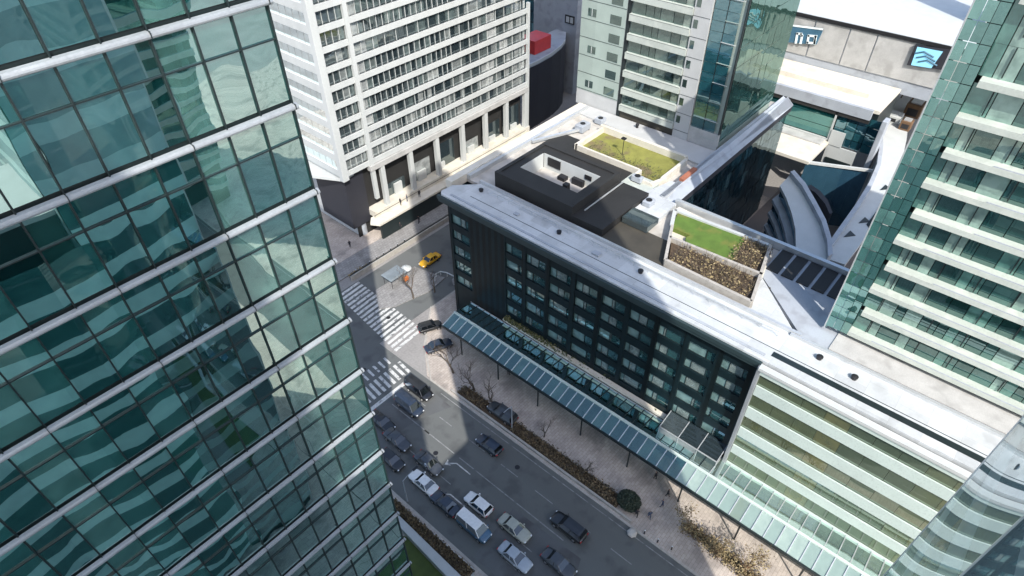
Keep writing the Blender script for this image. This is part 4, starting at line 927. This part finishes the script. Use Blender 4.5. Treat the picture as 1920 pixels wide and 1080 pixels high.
for i, (q, lb) in enumerate((((750,384),'person at the near end of the office terrace'),((787,370),'person by the third office column on the terrace'),((764,378),'person in blue clothing in the middle of the terrace group'))):
    p = PZ(*q, 4.3); person(lb, (p.x, max(83.7,min(85.2,p.y)), 4.302), i*1.3, .08, 'cloth2' if i == 2 else 'cloth', 'people on the office terrace')

# ================================================================== STREET FURNITURE
p = PZ(742,530,0)
t = site('vendor_stall', 'street vendor stall with flat grey awning and orange counter at the crossing', 'stall', (p.x,p.y,0))
for dx in (-1.6,1.6):
    for dy in (-1.1,1.1): part(M('black').tube([(p.x+dx,p.y+dy,.0),(p.x+dx,p.y+dy,2.3)],.04,6), 'leg', t)
part(M('fabric').addf([(p.x-1.9,p.y-1.4,2.2),(p.x+1.9,p.y-1.4,2.2),(p.x+1.9,p.y+1.4,2.2),(p.x-1.9,p.y+1.4,2.2),(p.x-1.7,p.y-1.2,2.45),(p.x+1.7,p.y-1.2,2.45),(p.x+1.7,p.y+1.2,2.45),(p.x-1.7,p.y+1.2,2.45)],[(0,3,2,1),(4,5,6,7),(0,1,5,4),(1,2,6,5),(2,3,7,6),(3,0,4,7)]), 'awning', t)
part(M('orange').box(p.x+1.1,p.x+2.0,p.y-1.4,p.y-.9,.3,.95), 'counter', t)
part(M('black').box(p.x+1.15,p.x+1.95,p.y-1.35,p.y-.95,0,.3), 'plinth', t)
p = PZ(762,508,1.5)
t = site('parasol', 'round white parasol beside the grey vendor awning', 'parasol', (p.x,p.y,0))
part(M('white').lathe((p.x,p.y,2.1),[(1.0,0),(.96,.06),(.55,.36),(.08,.5)],12), 'canopy', t); part(M('black').tube([(p.x,p.y,0),(p.x,p.y,2.8)],.04,6), 'pole', t); part(M('black').lathe((p.x,p.y,0),[(.4,0),(.4,.08),(.05,.12)],10), 'base', t)
p = PZ(744,506,.5)
t = site('scooter', 'black delivery scooter with a white box parked by the parasol', 'scooter', (p.x,p.y,0))
for dx in (-.62,.62): part(M('rubber').tube([(p.x+dx,p.y-.06,.26),(p.x+dx,p.y+.06,.26)],.26,14), 'wheel', t)
part(M('black').prism([(p.x-.75,p.y-.15),(p.x+.1,p.y-.2),(p.x+.1,p.y+.2),(p.x-.75,p.y+.15)],.35,.78).box(p.x+.05,p.x+.6,p.y-.16,p.y+.16,.25,.36).bar((p.x+.62,p.y,.3),(p.x+.42,p.y,1.05),.14,.2), 'frame', t)
part(M('white').box(p.x-.95,p.x-.35,p.y-.28,p.y+.28,.8,1.3), 'box', t, bevel=.04); part(M('black').bar((p.x+.42,p.y-.35,1.08),(p.x+.42,p.y+.35,1.08),.05,.05), 'handlebar', t)
# low dark wall and hedge along the office side of the street
t = site('street_divider', 'long low dark wall with shrubs between the side street and the office pavement', 'low wall', (57,79,0))
part(M('mull').box(45.5,76,78.9,79.3,0,1.0), 'wall', t); part(M('kerb').box(45.3,76,78.7,78.88,0,1.12), 'coping', t)
b = M('leaf_dry'); b.leaves(lambda: (random.uniform(45.5,50), random.uniform(79.3,80.2), .2+abs(random.gauss(0,.3))), 260, .16); part(b, 'shrubs', t)
# curved white guard of the taxi bay
t = site('curved_railing', 'curved white rail around the taxi bay at the hotel corner', 'railing', (58,64,0))
arc = [PZ(x,y,.8) for x,y in ((815,522),(818,514),(826,510),(838,512),(852,519),(866,530),(880,542))]
part(M('white').tube([(p.x,p.y,.9) for p in arc],.11,6), 'rail', t)
for p in arc: part(M('white').tube([(p.x,p.y,.0),(p.x,p.y,.88)],.06,6), 'post', t)
def bollard(q, label, g='bollards'):
    p = PZ(*q, .2); t = site('bollard', label, 'bollard', (p.x,p.y,.13), g)
    part(M('black').tube([(p.x,p.y,.13),(p.x,p.y,.9)],.09,8), 'post', t); part(M('alu').lathe((p.x,p.y,.9),[(.1,0),(.1,.06),(.03,.1)],8), 'cap', t)
for q in ((1233,1016),(1259,1030),(1208,1000)): bollard(q, 'short black bollard by the pale boulder at the road edge')
for i in range(8):
    q = (700+i*14, 470-i*8)
    bollard((668+i*13, 512-i*8.2), 'short black bollard in the row beside the low dark wall', 'bollards by the low wall')
p = PZ(1185,1000,.2)
t = tag(M('gravel').lathe((p.x,p.y,.1),[(.5,0),(.65,.2),(.55,.45),(.3,.6),(.05,.62)],7).build('boulder'), 'pale rounded boulder at the edge of the road', 'boulder')
# street lamps
def lamp_post(q, label, h=8, az=math.pi):
    p = PZ(*q, .13); t = site('street_lamp', label, 'street lamp', (p.x,p.y,.13), 'street lamps')
    part(M('roof_grey').tube([(p.x,p.y,.13),(p.x,p.y,h*.6),(p.x,p.y,h)],[.11,.08,.06],8), 'pole', t)
    d = Vector((math.cos(az),math.sin(az),0)); e_ = Vector((p.x,p.y,h))
    part(M('roof_grey').tube([e_, e_+d*.9+Vector((0,0,.25)), e_+d*1.8+Vector((0,0,.3))],[.05,.045,.04],6), 'arm', t)
    part(M('black').bar(e_+d*1.7+Vector((0,0,.3)), e_+d*2.5+Vector((0,0,.3)), .3,.12), 'lamp_head', t)
lamp_post((960,806), 'grey street lamp by the bay next to the hotel pavement', 5.5)
lamp_post((764,940), 'grey street lamp on the tower pavement beside the white saloon', 5, 0)
# ================================================================== TREES AND HEDGES
def bare_tree(name, label, loc, h, seed, m='bark', group='bare street trees', spread=.5, lv=None):
    rnd = random.Random(seed); t = site(name, label, 'tree', loc, group); x, y, z0 = loc
    tr = M(m); tw = M(m); tips = []
    def grow(p, d, ln, r_, dep):
        pts = [p]; q = p
        for i in range(3):
            d = (d+Vector((rnd.gauss(0,.14),rnd.gauss(0,.14),rnd.gauss(.05,.08)))).normalized(); q = q+d*ln/3; pts.append(q)
        (tr if dep < 2 else tw).tube(pts, [r_, r_*.88, r_*.76, r_*.62], 6 if dep < 2 else 4 if dep < 4 else 3, False)
        tips.append(q)
        if dep >= 5 or r_ < .006: return
        for i in range(rnd.choice((2,3,3))):
            a = rnd.uniform(0, 6.283); s_ = Vector((math.cos(a), math.sin(a), 0)); nd = (d*(1-spread*.6)+s_*spread*rnd.uniform(.7,1.3)+Vector((0,0,.15))).normalized()
            grow(pts[rnd.choice((2,3,3))], nd, ln*rnd.uniform(.62,.84), r_*.58, dep+1)
    grow(Vector(loc), Vector((0,0,1)), h*.3, h*.018+.04, 0)
    part(tr, 'trunk', t); part(tw, 'crown', t)
    if lv:
        b = M(lv); b.leaves(lambda: (lambda c: (c.x+rnd.gauss(0,.3), c.y+rnd.gauss(0,.3), c.z+rnd.gauss(0,.3)))(rnd.choice(tips)), 600, .11); part(b, 'leaves', t)
    return t
trs = [((890,735),8,'bare street tree with spreading twigs at the corner of the hotel pavement'),((925,760),7,'bare street tree in the brown hedge strip near the corner'),((850,700),8,'bare street tree nearest the zebra crossing corner'),((775,560),7.5,'bare street tree on the island beyond the zebra crossing'),((815,548),6.5,'bare street tree at the rim of the taxi bay'),
 ((1345,1045),6,'slender bare tree with dry leaves at the sunlit road edge'),((1395,1072),6.5,'taller bare tree in the sunlit dry shrubs'),((1290,1000),4.5,'small bare tree above the brown dry bush'),((1090,890),4.5,'bare sapling in the brown hedge strip in shade'),((1020,820),4.5,'bare sapling in the hedge strip near the parked dark car')]
for i, (q, h, lb) in enumerate(trs):
    p = PZ(*q, 0); bare_tree('bare_tree', lb, (p.x,p.y,.1 if i not in (3,4) else 0), h, 11+i, 'bark' if i < 5 or i > 7 else 'wood', lv='leaf_dry' if i in (5,6,7) else None)
# raised traffic island under the two trees
struct(M('paving_grey').prism([(43.8,69.3),(46.5,73.5),(55.5,73.2),(57,66.5),(52.5,66.0),(46,67.6)], .005, .14).build('traffic_island'))
t = site('hedge_strip', 'long bed of brown bare hedge between the road and the hotel pavement', 'hedge', (40.3,30,0))
part(M('soil').box(39.4,41.2,17.5,46,.13,.35), 'soil', t); part(M('kerb').box(39.1,39.38,15,47,.13,.55).box(41.22,41.4,17.5,46,.13,.5), 'edging', t)
b = M('leaf_brown'); b.leaves(lambda: (random.uniform(39.5,41.2), (lambda y: y if not 35.5 < y < 41 else random.uniform(18,35))(random.uniform(17.6,46)), .35+abs(random.gauss(0,.45))), 4200, .15); part(b, 'leaves', t)
for y0_, y1_, n_ in ((17.6,35.5,230),(41,46,70)):
    b = M('bark')
    for _ in range(n_):
        x, y = random.uniform(39.5,41.1), random.uniform(y0_,y1_); a = Vector((x,y,.3)); d = Vector((random.gauss(0,.3),random.gauss(0,.3),1)).normalized()*random.uniform(.6,1.5); b.tube([a,a+d],[.025,.008],3,False)
    part(b, 'stems', t)
p = PZ(1178,945,.3)
t = site('round_shrub', 'big dark round shrub at the shaded road edge', 'shrub', (p.x,p.y,.13))
def ball():
    d = Vector((random.gauss(0,1),random.gauss(0,1),random.gauss(0,1))).normalized()*random.uniform(.75,1.08); return (p.x+d.x*1.25, p.y+d.y*1.5, 1.15+d.z*1.05)
b = M('leaf_dark'); b.leaves(ball, 3000, .14); part(b, 'foliage', t); part(M('bark').tube([(p.x,p.y,.1),(p.x,p.y,1.3)],[.1,.05],6), 'stem', t)
p2 = PZ(1290,990,.2); c2 = PZ(1350,1050,.2)
t = site('dry_bush', 'tan dry bushes along the sunlit road edge', 'bush', (c2.x,c2.y,.13))
def dry():
    a = random.random(); q = p2.lerp(PZ(1430,1100,.2), a); return (q.x+random.gauss(0,.5), q.y+random.gauss(0,.5), .15+abs(random.gauss(0,.5)))
b = M('leaf_dry'); b.leaves(dry, 2200, .15); part(b, 'foliage', t)
b = M('wood')
for _ in range(180):
    a = Vector(dry()); a.z = .12; d = Vector((random.gauss(0,.4),random.gauss(0,.4),1)).normalized()*random.uniform(.7,1.6); b.tube([a,a+d],[.025,.008],3,False)
part(b, 'stems', t)
p = PZ(1693,175,15)
bare_tree('bare_tree', 'tall dark bare tree with dry leaves on the mall terrace', (p.x,p.y,14), 7, 77, 'bark', 'terrace tree', .5, 'leaf_dry')
for o in bpy.data.objects:
    if '_off' in o.keys(): del o['_off']
